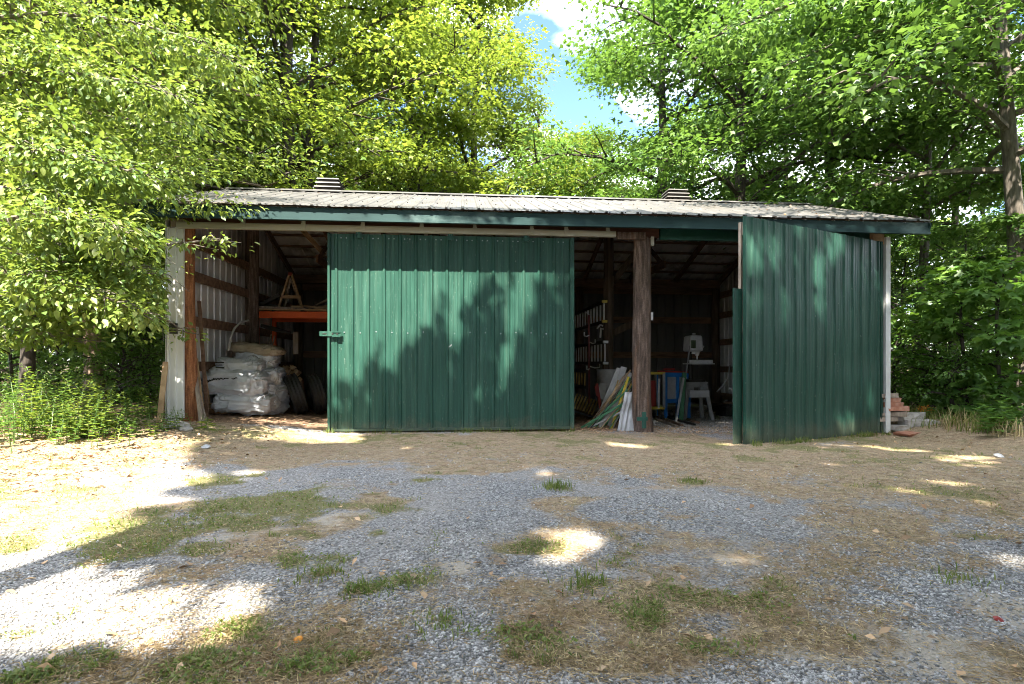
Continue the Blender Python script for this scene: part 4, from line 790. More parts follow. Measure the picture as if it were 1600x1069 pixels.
# ---------------------------------------------------------------- plants
MAPLE = (np.array([(0, 0, 0), (.04, -.40, .0), (.34, -.2, .03), (.62, -.5, -.03), (.6, -.17, .03), (1, 0, -.12), (.6, .17, .03), (.62, .5, -.03), (.34, .2, .03), (.04, .40, 0)]), np.array([(0, 1, 2), (0, 2, 4), (2, 3, 4), (4, 5, 6), (0, 4, 6), (0, 6, 8), (6, 7, 8), (0, 8, 9)]))
MAP3 = (np.array([(0, 0, 0), (.3, -.46, -.03), (.55, -.16, .03), (1, 0, -.12), (.55, .16, .03), (.3, .46, -.03)]), np.array([(0, 1, 2), (0, 2, 4), (2, 3, 4), (0, 4, 5)]))
OVAL = (np.array([(0, 0, 0), (.35, -.25, .05), (.7, -.2, .02), (1, 0, -.14), (.7, .2, .02), (.35, .25, .05), (.5, 0, -.02)]), np.array([(0, 1, 6), (1, 2, 6), (2, 3, 6), (3, 4, 6), (4, 5, 6), (5, 0, 6)]))
KITE = (np.array([(0, 0, 0), (.45, -.28, .06), (1, 0, -.12), (.45, .28, .06)]), np.array([(0, 1, 2), (0, 2, 3)]))
LANCE = (np.array([(0, 0, 0), (.4, -.12, .03), (1, 0, -.2), (.4, .12, .03)]), np.array([(0, 1, 2), (0, 2, 3)]))
def leafV(P, A, Nn, ln, shape):
    S, T = shape; A = A / (np.linalg.norm(A, axis=1, keepdims=True) + 1e-9); B = np.cross(Nn, A); B /= (np.linalg.norm(B, axis=1, keepdims=True) + 1e-9); C = np.cross(A, B)
    v = P[:, None] + (S[None, :, 0:1] * A[:, None] + S[None, :, 1:2] * B[:, None] + S[None, :, 2:3] * C[:, None]) * ln[:, None, None]
    t = (T[None] + (np.arange(len(P)) * len(S))[:, None, None]).reshape(-1, 3); return v.reshape(-1, 3), t
def sprays(C, dirs, Rr, per, r, droop=.25, thick=.12):
    n = len(C); k = per; c = np.repeat(C, k, 0); d = np.repeat(dirs, k, 0); rr = np.repeat(Rr, k)
    a = r.uniform(0, 2 * np.pi, n * k); q = np.sqrt(r.uniform(0, 1, n * k)) * rr
    off = np.stack([np.cos(a) * q, np.sin(a) * q, np.zeros(n * k)], -1); side = np.stack([-d[:, 1], d[:, 0], 0 * d[:, 0]], -1)
    al = (off * d).sum(1, keepdims=True); off = off + d * al * .5; off[:, 2] += -droop * (q / np.maximum(rr, .01)) ** 2 * rr + r.normal(0, thick, n * k) * rr
    ax = off / (np.linalg.norm(off, axis=1, keepdims=True) + .01) + d * .5 + r.normal(0, .45, (n * k, 3)); ax[:, 2] -= .25
    nn = np.stack([r.normal(0, .42, n * k), r.normal(0, .42, n * k), np.ones(n * k)], -1)
    return c + off, ax, nn
def skel(H, tr, r, spread, h0=.25, nl=14, lean=(0, 0), stems=1, up=.55, taper=.75, sub=5, prof=None, wig=.25, lcull=None):
    """trunk and limbs of a tree; returns MB of wood, spray centres and directions (local coordinates)"""
    wood = MB(); C = []; Dd = []
    for s in range(stems):
        a0 = r.uniform(0, 6.28); so = (.0 if stems == 1 else .28); ph = r.uniform(0, 6.28, 2)
        def tp(t): return Vector((lean[0] * t + so * math.cos(a0) * (.4 + t * 2.4) + wig * math.sin(t * 4 + ph[0]) * t, lean[1] * t + so * math.sin(a0) * (.4 + t * 2.4) + wig * math.sin(t * 3.3 + ph[1]) * t, H * t))
        K = 12; rt = tr * (1 if stems == 1 else .7)
        wood.tube([tp(i / K) for i in range(K + 1)], [rt * (1.25 if i == 0 else 1) * (1 - taper * i / K) + .01 for i in range(K + 1)], 9, cap=False)
        n_ = nl if stems == 1 else max(5, nl * 2 // (stems + 1)); az = r.uniform(0, 6.28)
        for l in range(n_):
            t = h0 + (1 - h0) * (l + .5) / n_; az += 2.4 + r.normal(0, .3); b = tp(t)
            pf = prof(t) if prof else (math.sin(math.pi * min(1, max(.08, (t - h0 * .7) / (1.08 - h0 * .7)) ** .75)) * .9 + .12)
            Lm = spread * pf * r.uniform(.75, 1.2); e = up * r.uniform(.4, 1.2) * (.5 + t)
            dv = Vector((math.cos(az), math.sin(az), 0)); e *= 1.3; pts = [b]; kk = 6
            for i in range(1, kk + 1):
                q = i / kk; pts.append(b + dv * Lm * q + Vector((0, 0, Lm * (e * q - .42 * q * q))) + Vector(r.normal(0, .05, 3)) * Lm * .35 * q)
            if lcull is not None and not lcull(np.array([tuple(p) for p in pts[2:]])).all(): continue
            r0 = rt * (1 - taper * t) * .5 + .012
            wood.tube(pts, [r0 * (1 - .8 * i / kk) + .004 for i in range(kk + 1)], 5, cap=False)
            C.append(pts[-1]); Dd.append(dv)
            for j in range(sub):
                q = .3 + .68 * (j + r.uniform(0, 1)) / sub; i = min(int(q * kk), kk - 1); f_ = q * kk - i; p0 = pts[i].lerp(pts[i + 1], f_)
                sa = az + (1 if j % 2 else -1) * r.uniform(.5, 1.2); sl = Lm * r.uniform(.22, .45) * (1.2 - q * .5); sv = Vector((math.cos(sa), math.sin(sa), 0))
                p1 = p0 + sv * sl * .55 + Vector((0, 0, sl * r.uniform(-.02, .3))); p2 = p0 + sv * sl + Vector((0, 0, sl * r.uniform(-.15, .3)))
                wood.tube([p0, p1, p2], [r0 * .35 + .004, r0 * .2 + .003, .004], 4, cap=False)
                C += [p1, p2]; Dd += [sv, sv]
                if r.uniform() < .5: C.append(p0 + Vector((0, 0, .1))); Dd.append(dv)
    return wood, np.array([tuple(c) for c in C]), np.array([tuple(d) for d in Dd])
BARK = {'grey': mk('grey_bark', [(.05, .042, .034), (.13, .11, .09), (.2, .175, .15)], 7, (3, 3, .6), .9, 0, .8, 8, bd=.02), 'dark': mk('dark_bark', [(.02, .016, .013), (.055, .045, .036), (.09, .075, .06)], 7, (3, 3, .5), .9, 0, .7, 8, bd=.02), 'tan': mk('tan_bark', [(.1, .07, .05), (.24, .17, .12), (.34, .26, .19)], 9, (3, 3, .8), .9, 0, .8, 8, bd=.02)}
LM = {'yellow': leafmat('sunlit_maple_leaves', (.065, .14, .016), (.145, .225, .026), (.29, .335, .055), (.36, .44, .045), .45, .03),  # yellower copy; sunlight on the left and middle maples is in the colour
      'green': leafmat('green_maple_leaves', (.04, .1, .018), (.078, .162, .026), (.145, .24, .045), (.21, .36, .045), .42, .03),  # darker copy; on the right-hand maples it stands in for weaker light
      'beech': leafmat('broad_beech_leaves', (.06, .13, .02), (.125, .195, .028), (.24, .28, .06), (.32, .41, .05), .42, .035),
      'deep': leafmat('dark_green_leaves', (.045, .11, .016), (.08, .16, .022), (.13, .24, .035), (.22, .38, .035), .35, .05),
      'shrub': leafmat('shrub_leaves', (.05, .125, .02), (.09, .2, .028), (.16, .27, .05), (.24, .42, .035), .38, .04)}
def grow(name, label, cat, base, H, tr, spread, seed, leaf, bark, shape, lsize, per, sr, group=None, cull=None, rz=0, thick=.12, leafkeep=None, **k):
    r = np.random.default_rng(seed); bz = base[2] if len(base) > 2 else gzf(base[0], base[1]) - .06
    wood, C, Dd = skel(H, tr, r, spread, lcull=(lambda q: cull(q + np.array([base[0], base[1], bz]))) if cull else None, **k)
    t = thing(name, label, cat, (base[0], base[1], bz), rz, group)
    W = C + np.array([base[0], base[1], bz])
    if cull is not None: kp = cull(W); C = C[kp]; Dd = Dd[kp]
    P, A, Nn = sprays(C, Dd, sr * r.uniform(.6, 1.25, len(C)), per, r, thick=thick); ln = lsize * r.uniform(.45, 1.3, len(P))
    if leafkeep is not None: kp = leafkeep(P + A / np.linalg.norm(A, axis=1, keepdims=True) * (ln * .5)[:, None] + np.array([base[0], base[1], bz]), r); P, A, Nn, ln = P[kp], A[kp], Nn[kp], ln[kp]
    v, tt = leafV(P, A, Nn, ln, shape)
    o = link(bpy.data.objects.new('crown', np_mesh('crown', v, tt, LM[leaf]))); o.parent = t
    wood.build('trunk', BARK[bark], t, smooth=True); return t
def skycull(W):
    px, py, dep = topx(W); j = fbm(W[:, 0], W[:, 2], .9, 3, 2) * 30 - 15
    return ~(inpoly(px + j, py + j, SKYP) & (dep > 0))
def pos(px, d):                     # ground point seen in direction px, d metres in front of the camera
    u = (px - 800) / F; x = (ST + u * CT) * d; y = (CT - u * ST) * d - D; return (x, y)
TG = 'trees of the wood around the shed'
T = lambda lb, px, d, H, tr, sp, seed, leaf='green', bark='dark', per=34, ls=.145, sr=.72, nl=20, opn=None, **k: grow('maple_tree', lb, 'tree', pos(px, d), H, tr, sp, seed, leaf, bark, MAP3, ls, int(per * 1.9), sr, TG, cull=skycull, nl=int(nl * 1.5), sub=6, thick=.22, leafkeep=(lambda W, r: ~((np.abs(W[:, 0] - pos(px, d)[0] - opn[2]) < .5 + .35 * fbm(W[:, 2], W[:, 0], 1.2, 4, 2)) & (W[:, 1] < pos(px, d)[1]) & (W[:, 2] > opn[0]) & (W[:, 2] < opn[1]))) if opn else None, **k)
t1 = T('multi-stemmed maple with yellow-green leaves behind the left roof vent', 470, 16, 15, .3, 4.6, 1, 'yellow', 'dark', stems=3, nl=22, h0=.2, per=36, opn=(6.2, 10.4, .1))
t2 = T('dark-trunked maple rising behind the left end of the roof ridge', 335, 15, 13, .2, 4.0, 2, 'yellow', nl=18, h0=.25, opn=(3.5, 6.5, 0))
t3 = T('bright yellow-green maple behind the middle of the roof', 640, 19, 14.5, .2, 4.8, 3, 'yellow', stems=2, nl=22, h0=.15, per=40)
t4 = T('tall maple forming the left edge of the open sky', 745, 20, 15.5, .2, 3.8, 4, 'yellow', nl=24, h0=.15, per=40)
t5 = T('lower maple stepping down under the open sky on its left', 838, 24, 12.2, .16, 3.6, 5, 'yellow', nl=20, h0=.12, per=40)
t6 = T('dark green maple closing the dip of the treeline under the open sky', 925, 27, 12.0, .16, 3.6, 6, 'green', nl=20, h0=.1)
t7 = T('full green maple forming the right edge of the open sky', 1030, 18, 15, .22, 4.4, 7, 'green', nl=24, h0=.16, per=42)
t8 = T('green maple with drooping sprays behind the right roof vent', 1150, 15.5, 13.5, .2, 4.6, 8, 'green', nl=24, h0=.22, per=42)
t9 = T('dark-trunked maple behind the swung door', 1295, 16, 14, .17, 4.2, 9, 'green', nl=14, h0=.3, per=26)
t10 = T('slender leaning tree beyond the right roof corner', 1425, 13.2, 12, .11, 3.2, 10, 'green', 'grey', nl=16, h0=.35, lean=(1.2, .3), wig=.18, opn=(0, 7.5, .5))
t11 = T('thick grey-trunked maple at the right edge with boughs reaching over the roof', 1606, 10.6, 12, .17, 4.6, 11, 'green', 'grey', nl=20, h0=.38, lean=(-.9, 0), up=.5, per=40, ls=.15)
t12 = T('slim dark tree between the roof corner and the thick grey trunk', 1490, 17, 13, .12, 3.6, 12, 'green', nl=11, h0=.3, per=24)
t13 = T('thin trunk far behind the swung door', 1225, 21, 14, .14, 4.0, 13, 'green', nl=18, h0=.3)
t14 = T('dark double trunk tree seen between the two roof vents', 555, 25, 15, .2, 4.2, 14, 'green', stems=2, nl=20, h0=.15)
# beech at left, close
def leftkeep(W):                        # the near beeches are clipped back from the shed and are bare near the ground
    px, py, dep = topx(W); j = (fbm(W[:, 0] * 2, W[:, 2] * 2, 1.1, 8, 3) - .5)
    return ~((px > 258 + 50 * j) & (py > 318)) & ~((py > 530 + 200 * j) & (px > -50)) & ~((px > 300 + 60 * j) & (py > 285))
B = lambda lb, px, d, H, tr, sp, seed, per=30, ls=.125, sr=.55, bark='tan', nl=20, **k: grow('beech_tree', lb, 'tree', pos(px, d), H, tr, sp, seed, 'beech', bark, OVAL, ls, int(per * 1.3), sr, TG, nl=int(nl * 1.5), sub=6, thick=.34, **k)
b1 = B('beech with a sunlit tan trunk left of the white corner cladding', 148, 11.2, 10.5, .16, 3.9, 21, nl=28, h0=.14, per=38, up=.55, leafkeep=lambda W, r: leftkeep(W))
b2 = B('beech at the left edge of the photo, nearest the driveway', 40, 9.2, 10.0, .1, 3.6, 22, nl=26, h0=.16, per=38, up=.5, bark='dark', leafkeep=lambda W, r: leftkeep(W))
b3 = B('thin dark sapling beech beside the white corner', 206, 11.8, 8.5, .07, 2.4, 23, nl=18, h0=.2, bark='dark', per=34, leafkeep=lambda W, r: leftkeep(W))
b4 = B('tall beech filling the top left behind the near ones', 215, 15, 14, .2, 4.4, 24, nl=26, h0=.3, bark='dark', per=42, ls=.16)
b5 = B('beech far left with a dark straight trunk', -20, 13, 13, .2, 4.2, 25, nl=24, h0=.3, bark='dark', per=40, ls=.16)
# reaching boughs of the near beech over the roof corner
def bough(label, pts, seed, leaf='beech', shape=OVAL, ls=.085, per=30, sr=.26, nsub=14, rad=.03, free=False, mat='grey', group='leafy boughs reaching in from the left', name='leafy_bough'):
    r = np.random.default_rng(seed); pts = [Vector(p) for p in pts]; wood = MB(); wood.tube(pts, [rad * (1 - .8 * i / (len(pts) - 1)) for i in range(len(pts))], 6, cap=False); C = []; Dd = []
    n = len(pts) - 1
    for j in range(nsub):
        q = .12 + .86 * j / nsub; i = min(int(q * n), n - 1); p0 = pts[i].lerp(pts[i + 1], q * n - i); d = (pts[i + 1] - pts[i]).normalized(); a = math.atan2(d.y, d.x) + (1 if j % 2 else -1) * r.uniform(.35, .95)
        l = r.uniform(.35, .75) * (1.15 - q * .6); sv = Vector((math.cos(a), math.sin(a), d.z * .5)); p1 = p0 + sv * l * .5 + Vector((0, 0, .03)); p2 = p0 + sv * l + Vector((0, 0, r.uniform(-.4, .15) * l))
        wood.tube([p0, p1, p2], [.009, .006, .003], 4, cap=False); C += [p0.lerp(p1, .6), p1, p2]; Dd += [sv] * 3
    C.append(pts[-1]); Dd.append((pts[-1] - pts[-2]).normalized())
    C = np.array([tuple(c) for c in C]); Dd = np.array([tuple(d) for d in Dd]); P, A, Nn = sprays(C, Dd, sr * r.uniform(.7, 1.2, len(C)), per, r, .5, .32)
    if not free and leaf == 'beech': kp = leftkeep(P); P, A, Nn = P[kp], A[kp], Nn[kp]
    v, tt = leafV(P, A, Nn, ls * r.uniform(.5, 1.25, len(P)), shape)
    return wood, (v, tt), leaf, mat
def attach(tree, lst):               # boughs belong to their tree: children of it
    for (wood, (v, tt), leaf, mat) in lst:
        o = link(bpy.data.objects.new('bough_leaves', np_mesh('bough_leaves', v, tt, LM[leaf]))); w_ = wood.build('bough', BARK[mat], tree, world=True, smooth=True)
        o.parent = tree; o.matrix_parent_inverse = (tree.matrix_parent_inverse @ tree.matrix_basis).inverted()
def vp(px, py, y): return at(px, py, y)
attach(b1, [bough('', [vp(90, 350, .6), vp(170, 322, .0), vp(240, 312, -.5), vp(300, 318, -.9), vp(358, 316, -1.2)], 1, ls=.08, per=14, sr=.18, nsub=12, free=True),
            bough('', [vp(60, 420, -.4), vp(150, 400, -.8), vp(230, 385, -1.1), vp(300, 378, -1.4), vp(345, 372, -1.6)], 2, ls=.075, per=8, sr=.13, nsub=9, free=True),
            bough('', [vp(-20, 330, -.8), vp(60, 370, -1.0), vp(150, 400, -1.2), vp(200, 415, -1.4), vp(240, 430, -1.5)], 3, nsub=22, per=22),
            bough('', [vp(-40, 280, -.2), vp(60, 265, -.5), vp(150, 255, -.8), vp(240, 262, -.9), vp(300, 272, -1.0)], 4, nsub=24, per=26, sr=.3)])
attach(b1, [bough('', [vp(-60 + 20 * i, y0 + 8, d0 + .4), vp(40, y0 - 6, d0 + .1), vp(120, y0 + 4, d0 - .1), vp(190, y0 + 14, d0 - .3), vp(x1, y0 + 26, d0 - .4)], 40 + i, ls=.1, nsub=20, per=24, sr=.34) for i, (y0, x1, d0) in enumerate(((205, 290, .6), (300, 262, .9), (345, 240, 1.2), (395, 235, 1.1), (440, 215, 1.4), (170, 330, .8)))])
attach(b2, [bough('', [vp(-60, y0, d0), vp(10, y0 + 3, d0 - .1), vp(70, y0 + 12, d0 - .2), vp(130, y0 + 26, d0 - .3)], 50 + i, ls=.1, nsub=18, per=22, sr=.32) for i, (y0, d0) in enumerate(((290, -1.4), (390, -1.2), (460, -1.0), (510, -.8), (180, -1.2), (70, -.8)))])
attach(b2, [bough('', [vp(-60, 360, -2), vp(20, 340, -2.1), vp(90, 330, -2.2), vp(150, 345, -2.3), vp(205, 365, -2.4)], 5, nsub=22, per=22),
            bough('', [vp(-60, 420, -1.6), vp(30, 425, -1.8), vp(100, 440, -1.9), vp(180, 470, -2.0), vp(240, 500, -2.0)], 6, nsub=24, per=24),
            bough('', [vp(-60, 240, -1.6), vp(20, 230, -1.8), vp(90, 235, -1.9), vp(150, 250, -2.0), vp(210, 270, -2.1)], 7, nsub=22, per=24, sr=.32),
            bough('', [vp(-60, 130, -1.0), vp(40, 110, -1.2), vp(130, 115, -1.3), vp(220, 130, -1.4), vp(300, 160, -1.4)], 8, nsub=24, per=26, sr=.36),
            bough('', [vp(-40, 30, -.4), vp(80, 20, -.5), vp(190, 30, -.6), vp(300, 60, -.6), vp(390, 110, -.6)], 9, nsub=26, per=26, sr=.38)])
attach(b1, [bough('', [vp(100, 500, .6), vp(170, 470, .3), vp(230, 490, .1), vp(260, 512, -.2), vp(310, 522, -.5)], 10, nsub=9, per=6, sr=.11, free=True), bough('', [vp(60, 470, .2), vp(120, 455, .0), vp(180, 445, -.2), vp(250, 455, -.3)], 11, nsub=20, per=24)])
# limbs of the grey maple sweeping left over the roof
attach(t11, [bough('', [vp(1592, 232, 2.6), vp(1540, 192, 2.7), vp(1500, 168, 2.8), vp(1440, 150, 3.0), vp(1340, 142, 3.3), vp(1240, 150, 3.7)], 12, 'green', MAP3, .12, 20, .5, 22, .085),
             bough('', [vp(1578, 110, 2.6), vp(1520, 88, 2.7), vp(1460, 70, 2.8), vp(1410, 45, 2.9), vp(1360, 10, 3.0)], 13, 'green', MAP3, .12, 20, .5, 20, .08),
             bough('', [vp(1572, 60, 2.4), vp(1500, 30, 2.1), vp(1400, 40, 1.8), vp(1300, 70, 1.5), vp(1210, 110, 1.2)], 14, 'green', MAP3, .12, 24, .5, 26, .06),
             bough('', [vp(1590, 215, 2.8), vp(1540, 208, 3.0), vp(1490, 190, 3.2)], 15, 'green', MAP3, .12, 14, .45, 9, .04),
             bough('', [vp(1560, 20, 2.0), vp(1460, -40, 1.4), vp(1330, -30, .9), vp(1200, 20, .5), vp(1110, 60, .3)], 16, 'green', MAP3, .12, 26, .5, 28, .06)])
# background trees, copies sharing crowns
def copy_tree(src, x, y, s, rz, label, group=TG):
    c = src.copy(); link(c); c.location = (x, y, gzf(x, y) - .06); c.scale = (s, s, s); c.rotation_euler = (0, 0, rz); c['label'] = label; c['group'] = group
    for ch in src.children:
        if ch.name.startswith('bough'): continue
        d = ch.copy(); link(d); d.parent = c; d.matrix_parent_inverse = Matrix.Identity(4)
    return c
rb2 = np.random.default_rng(77)
# plain sources for copying (uncut crowns)
f1 = grow('maple_tree', 'far maple seen through the gap above the left roof vent', 'tree', pos(400, 27), 13, .18, 4.4, 31, 'green', 'dark', MAP3, .24, 44, .95, 'far trees of the wood', nl=30, h0=.06, thick=.25)
f2 = grow('maple_tree', 'far pale green maple behind the middle of the roof', 'tree', pos(690, 31), 12, .16, 4.4, 32, 'yellow', 'dark', MAP3, .24, 44, .95, 'far trees of the wood', nl=30, h0=.05, thick=.25)
far = [(-120, 22, f2, 1.1, 'far maple beyond the left edge beech'), (60, 21, f1, 1.0, 'far maple seen between the two left beeches'), (150, 27, f2, 1.2, 'far maple behind the sunlit tan trunk'), (240, 22, f1, 1.05, 'far maple behind the shed corner at left'), (300, 33, f2, 1.25, 'far maple above the left end of the ridge'),
       (500, 34, f1, 1.25, 'far maple behind the multi-stemmed one'), (600, 40, f2, 1.3, 'farthest maple behind the middle trees'), (790, 36, f1, .9, 'far maple filling below the open sky at left'), (880, 40, f2, .85, 'far maple low under the open sky'), (960, 34, f1, .88, 'far maple low under the open sky at right'),
       (1080, 30, f1, 1.1, 'far maple behind the right roof vent'), (1190, 36, f2, 1.0, 'far pale maple behind the thin trunks'), (1340, 26, f1, .72, 'low far maple glimpsed under the boughs'), (1440, 30, f2, .7, 'low far pale maple beyond the slender leaning tree'), (1540, 24, f1, .7, 'low far maple beside the thick grey trunk'), (1680, 20, f1, .9, 'far maple beyond the right edge'),
       (1280, 42, f1, .95, 'farthest maple in the right wood')]
for px_, d_, src, s, lb in far: x, y = pos(px_, d_); copy_tree(src, x, y, s, rb2.uniform(0, 6.28), lb, 'far trees of the wood')
# shrubs and saplings
def shrub(label, px, d, H, sp, seed, leaf='shrub', shape=OVAL, ls=.1, per=16, sr=.3, nl=12, cat='shrub', name='shrub', h0=.05, grp='shrubs at the edge of the wood', **k):
    return grow(name, label, cat, pos(px, d), H, .025, sp, seed, leaf, 'dark', shape, ls, per, sr, grp, nl=nl, h0=h0, sub=3, wig=.1, **k)
for i, (px_, d_, H, sp, lf, sh, ls, lb) in enumerate((
    (1400, 10.6, 1.9, .8, 'shrub', OVAL, .08, 'leafy shrub growing against the right corner trim'), (1460, 11.4, 2.4, 1.0, 'shrub', MAPLE, .13, 'maple sapling in front of the slender leaning tree'), (1510, 9.6, 2.6, 1.0, 'shrub', MAPLE, .16, 'broad-leaved maple sapling with large leaves in the right thicket'),
    (1565, 9.0, 2.5, 1.0, 'shrub', MAPLE, .17, 'largest-leaved maple sapling at the right edge'), (1590, 10.4, 3.6, 1.3, 'green', MAPLE, .15, 'tall maple sapling below the thick grey trunk'), (1520, 11.8, 4.0, 1.5, 'green', MAPLE, .13, 'bright green sapling behind the broad-leaved one'),
    (1415, 13.5, 3.6, 1.6, 'green', MAP3, .12, 'thick shrub behind the right corner of the shed'), (1480, 14.5, 4.2, 1.8, 'green', MAP3, .13, 'tall shrub deep in the right thicket'), (1570, 14, 4.6, 1.8, 'deep', MAP3, .13, 'dark shrub deep at the right edge'), (1640, 11, 4, 1.6, 'green', MAP3, .14, 'shrub leaning in from beyond the right edge'),
    (1440, 10.2, 1.2, .7, 'shrub', OVAL, .06, 'low small-leaved bush behind the orange flowers'), (1490, 9.4, 1.1, .7, 'shrub', OVAL, .07, 'low bush right of the orange flowers'), (1400, 17, 5, 2.2, 'deep', MAP3, .14, 'dark bush far behind the swung door'), (1530, 18, 5.5, 2.4, 'green', MAP3, .15, 'dense far bush beyond the right thicket'), (1350, 19, 4.5, 2.2, 'deep', MAP3, .15, 'dark bush behind the shed at right'))):
    shrub(lb, px_, d_, H, sp, 200 + i, lf, sh, ls, per=14 if ls > .12 and d_ < 12 else 18, sr=.3 if d_ < 12 else .42, nl=14 if d_ < 12 else 18)
for i, (px_, d_, H, sp, lf, lb) in enumerate(((20, 10.8, 2.4, 1.2, 'deep', 'dark bush under the left edge beech'), (90, 12.2, 2.6, 1.3, 'deep', 'dark bush between the two near beech trunks'), (170, 12.8, 2.6, 1.3, 'deep', 'dark bush right of the sunlit tan trunk'), (235, 12, 2.2, .8, 'green', 'green bush beside the white corner cladding'),
    (60, 15.5, 4.5, 2.2, 'deep', 'tall dark thicket bush deep in the left wood'), (150, 17, 5, 2.4, 'deep', 'tall dark thicket bush in the middle of the left wood'), (225, 16, 5, 2, 'deep', 'tall dark thicket bush near the shed side wall'), (-40, 13, 4, 2, 'deep', 'dark bush beyond the left edge'), (190, 10.7, 1.2, .7, 'green', 'low green bush before the thin sapling beech'), (110, 20, 6, 2.8, 'deep', 'largest dark bush far in the left wood'), (0, 18, 6, 2.6, 'deep', 'large dark bush far at the left edge'), (215, 21, 6, 2.6, 'deep', 'large dark bush far behind the shed side wall'))):
    shrub(lb, px_, d_, H, sp, 300 + i, lf, MAP3 if d_ > 12 else OVAL, .11 if d_ > 12 else .08, per=20, sr=.42 if d_ > 12 else .3, nl=18, cat='bush', name='bush', grp='bushes in the left wood')
# low weeds along the left edge: upright stems with rows of narrow leaves
def weed(x, y, H, seed, label, leaf='green', ls=.07, shape=LANCE, group='tall weeds at the left woods edge', stems=7, cat='weed', name='weed_clump', rad=.16):
    r = np.random.default_rng(seed); z = gzf(x, y); t = thing(name, label, cat, (x, y, z), 0, group); m = MB(); P = []; A = []; Nn = []; ln = []
    for s in range(stems):
        bx, by_ = r.normal(0, rad, 2); h = H * r.uniform(.6, 1.1); le = Vector(r.normal(0, .26, 3)) * h; pts = [Vector((bx, by_, -.02)) + Vector((le.x, le.y, 0)) * q * q + Vector((0, 0, h * q)) for q in (0, .35, .7, 1)]; m.tube(pts, [.004, .0035, .003, .0015], 4, cap=False)
        k = int(h / .022)
        for j in range(k):
            q = .12 + .88 * j / k; i = min(int(q * 3), 2); p = pts[i].lerp(pts[i + 1], q * 3 - i); a = j * 2.4 + s; e = (1 - q * .65)
            P.append(tuple(p)); A.append((math.cos(a), math.sin(a), .35 * q + .1)); Nn.append((-.3 * math.cos(a), -.3 * math.sin(a), 1)); ln.append(ls * e * r.uniform(.8, 1.3) * (1.25 if shape is LANCE else 1))
    v, tt = leafV(np.array(P), np.array(A), np.array(Nn), np.array(ln), shape); o = link(bpy.data.objects.new('foliage', np_mesh('foliage', v, tt, LM[leaf]))); o.parent = t; m.build('stem', LM['deep'], t); return t
rw = np.random.default_rng(12); where = ['at the far left edge', 'below the left edge beech', 'under the sunlit tan trunk', 'left of the thin sapling', 'below the thin sapling', 'next to the board on the white corner']
for i in range(34):
    px_ = -30 + 280 * (i + rw.uniform(0, .8)) / 34 * 1.0; row = i % 3; g = G(px_, 690 - 14 * row - max(0, (px_ - 60)) * .08 + rw.uniform(-4, 4)); seg = min(5, max(0, int((px_ + 10) / 45)))
    weed(g[0], g[1] + rw.uniform(-.3, .5), rw.uniform(.2, .8) * (1 - .35 * (px_ > 190)), 400 + i, ('front', 'middle', 'back')[row] + '-row weed clump ' + where[seg] + ', ' + ('tallest', 'leafy', 'slender', 'bright green', 'bushy', 'leaning')[(i // 3) % 6], ('yellow', 'green', 'yellow', 'beech', 'deep')[i % 5], (.1, .07, .13, .09)[i % 4], (LANCE, OVAL, MAP3, LANCE, OVAL)[(i * 3) % 5], stems=int(rw.integers(5, 12)), rad=rw.uniform(.1, .28))
for i, (px_, py_, H, ls, st_, lb) in enumerate(((1560, 676, .42, .2, 5, 'low plant with very large lobed leaves at the right woods edge'), (1590, 668, .5, .18, 5, 'large-leaved low plant at the right edge of the photo'), (1540, 660, .45, .1, 7, 'medium-leaved low plant behind the very large-leaved one'))):
    g = G(px_, py_); weed(g[0], g[1], H, 500 + i, lb, 'shrub', ls, MAPLE, 'low plants at the right woods edge', st_, 'plant', 'broad_leaved_plant', .12)
for i in range(14):
    px_ = 1395 + i * 15.5; g = G(px_, 668 + rw.uniform(-5, 6) + (px_ - 1400) * .05); r = np.random.default_rng(520 + i); x = g[0] + r.normal(0, .14, 70); y = g[1] + (.4 if i % 2 else 0) + r.normal(0, .1, 70); o = blades('grass_clump', x, y, r.uniform(.08, .3, 70), grm if i % 3 else dgm, r, .004, .7); props(o, 'grassy weed %s along the right woods edge' % ['by the brick stack', 'behind the slabs', 'just left of the orange flowers', 'touching the orange flowers', 'just right of the orange flowers', 'pale and thin, right of the flowers', 'before the low bush', 'with drooping tips', 'before the sapling stems', 'in the shade of large leaves', 'left of the large-leaved plant', 'behind the large-leaved plant', 'right of the large-leaved plant', 'at the photo edge'][i], 'grass clump', 'grass clumps along the right woods edge')
# corner weed and orange flowers
g = G(262, 668); weed(g[0], g[1], .28, 600, 'small dark weed at the foot of the white corner cladding', 'shrub', .06, LANCE, None, 7)
g = G(1446, 668); t = thing('orange_flowers', 'clump of orange flowers at the woods edge near the slabs', 'flowers', g); r = np.random.default_rng(9); P = r.normal(0, 1, (170, 3)) * (.06, .04, .028) + (g[0], g[1], g[2] + .13); A = r.normal(0, 1, (170, 3)); v, tt = leafV(P, A, r.normal(0, 1, (170, 3)), np.full(170, .035), OVAL)
o = link(bpy.data.objects.new('petals', np_mesh('petals', v, tt, MT['flower']))); o.parent = t; o.matrix_parent_inverse = t.matrix_basis.inverted(); m = MB()
for i in range(8): m.tube([(g[0] + r.normal(0, .03), g[1], g[2]), (g[0] + r.normal(0, .08), g[1], g[2] + .12)], .004, 4)
m.build('stem', LM['deep'], t, world=True)
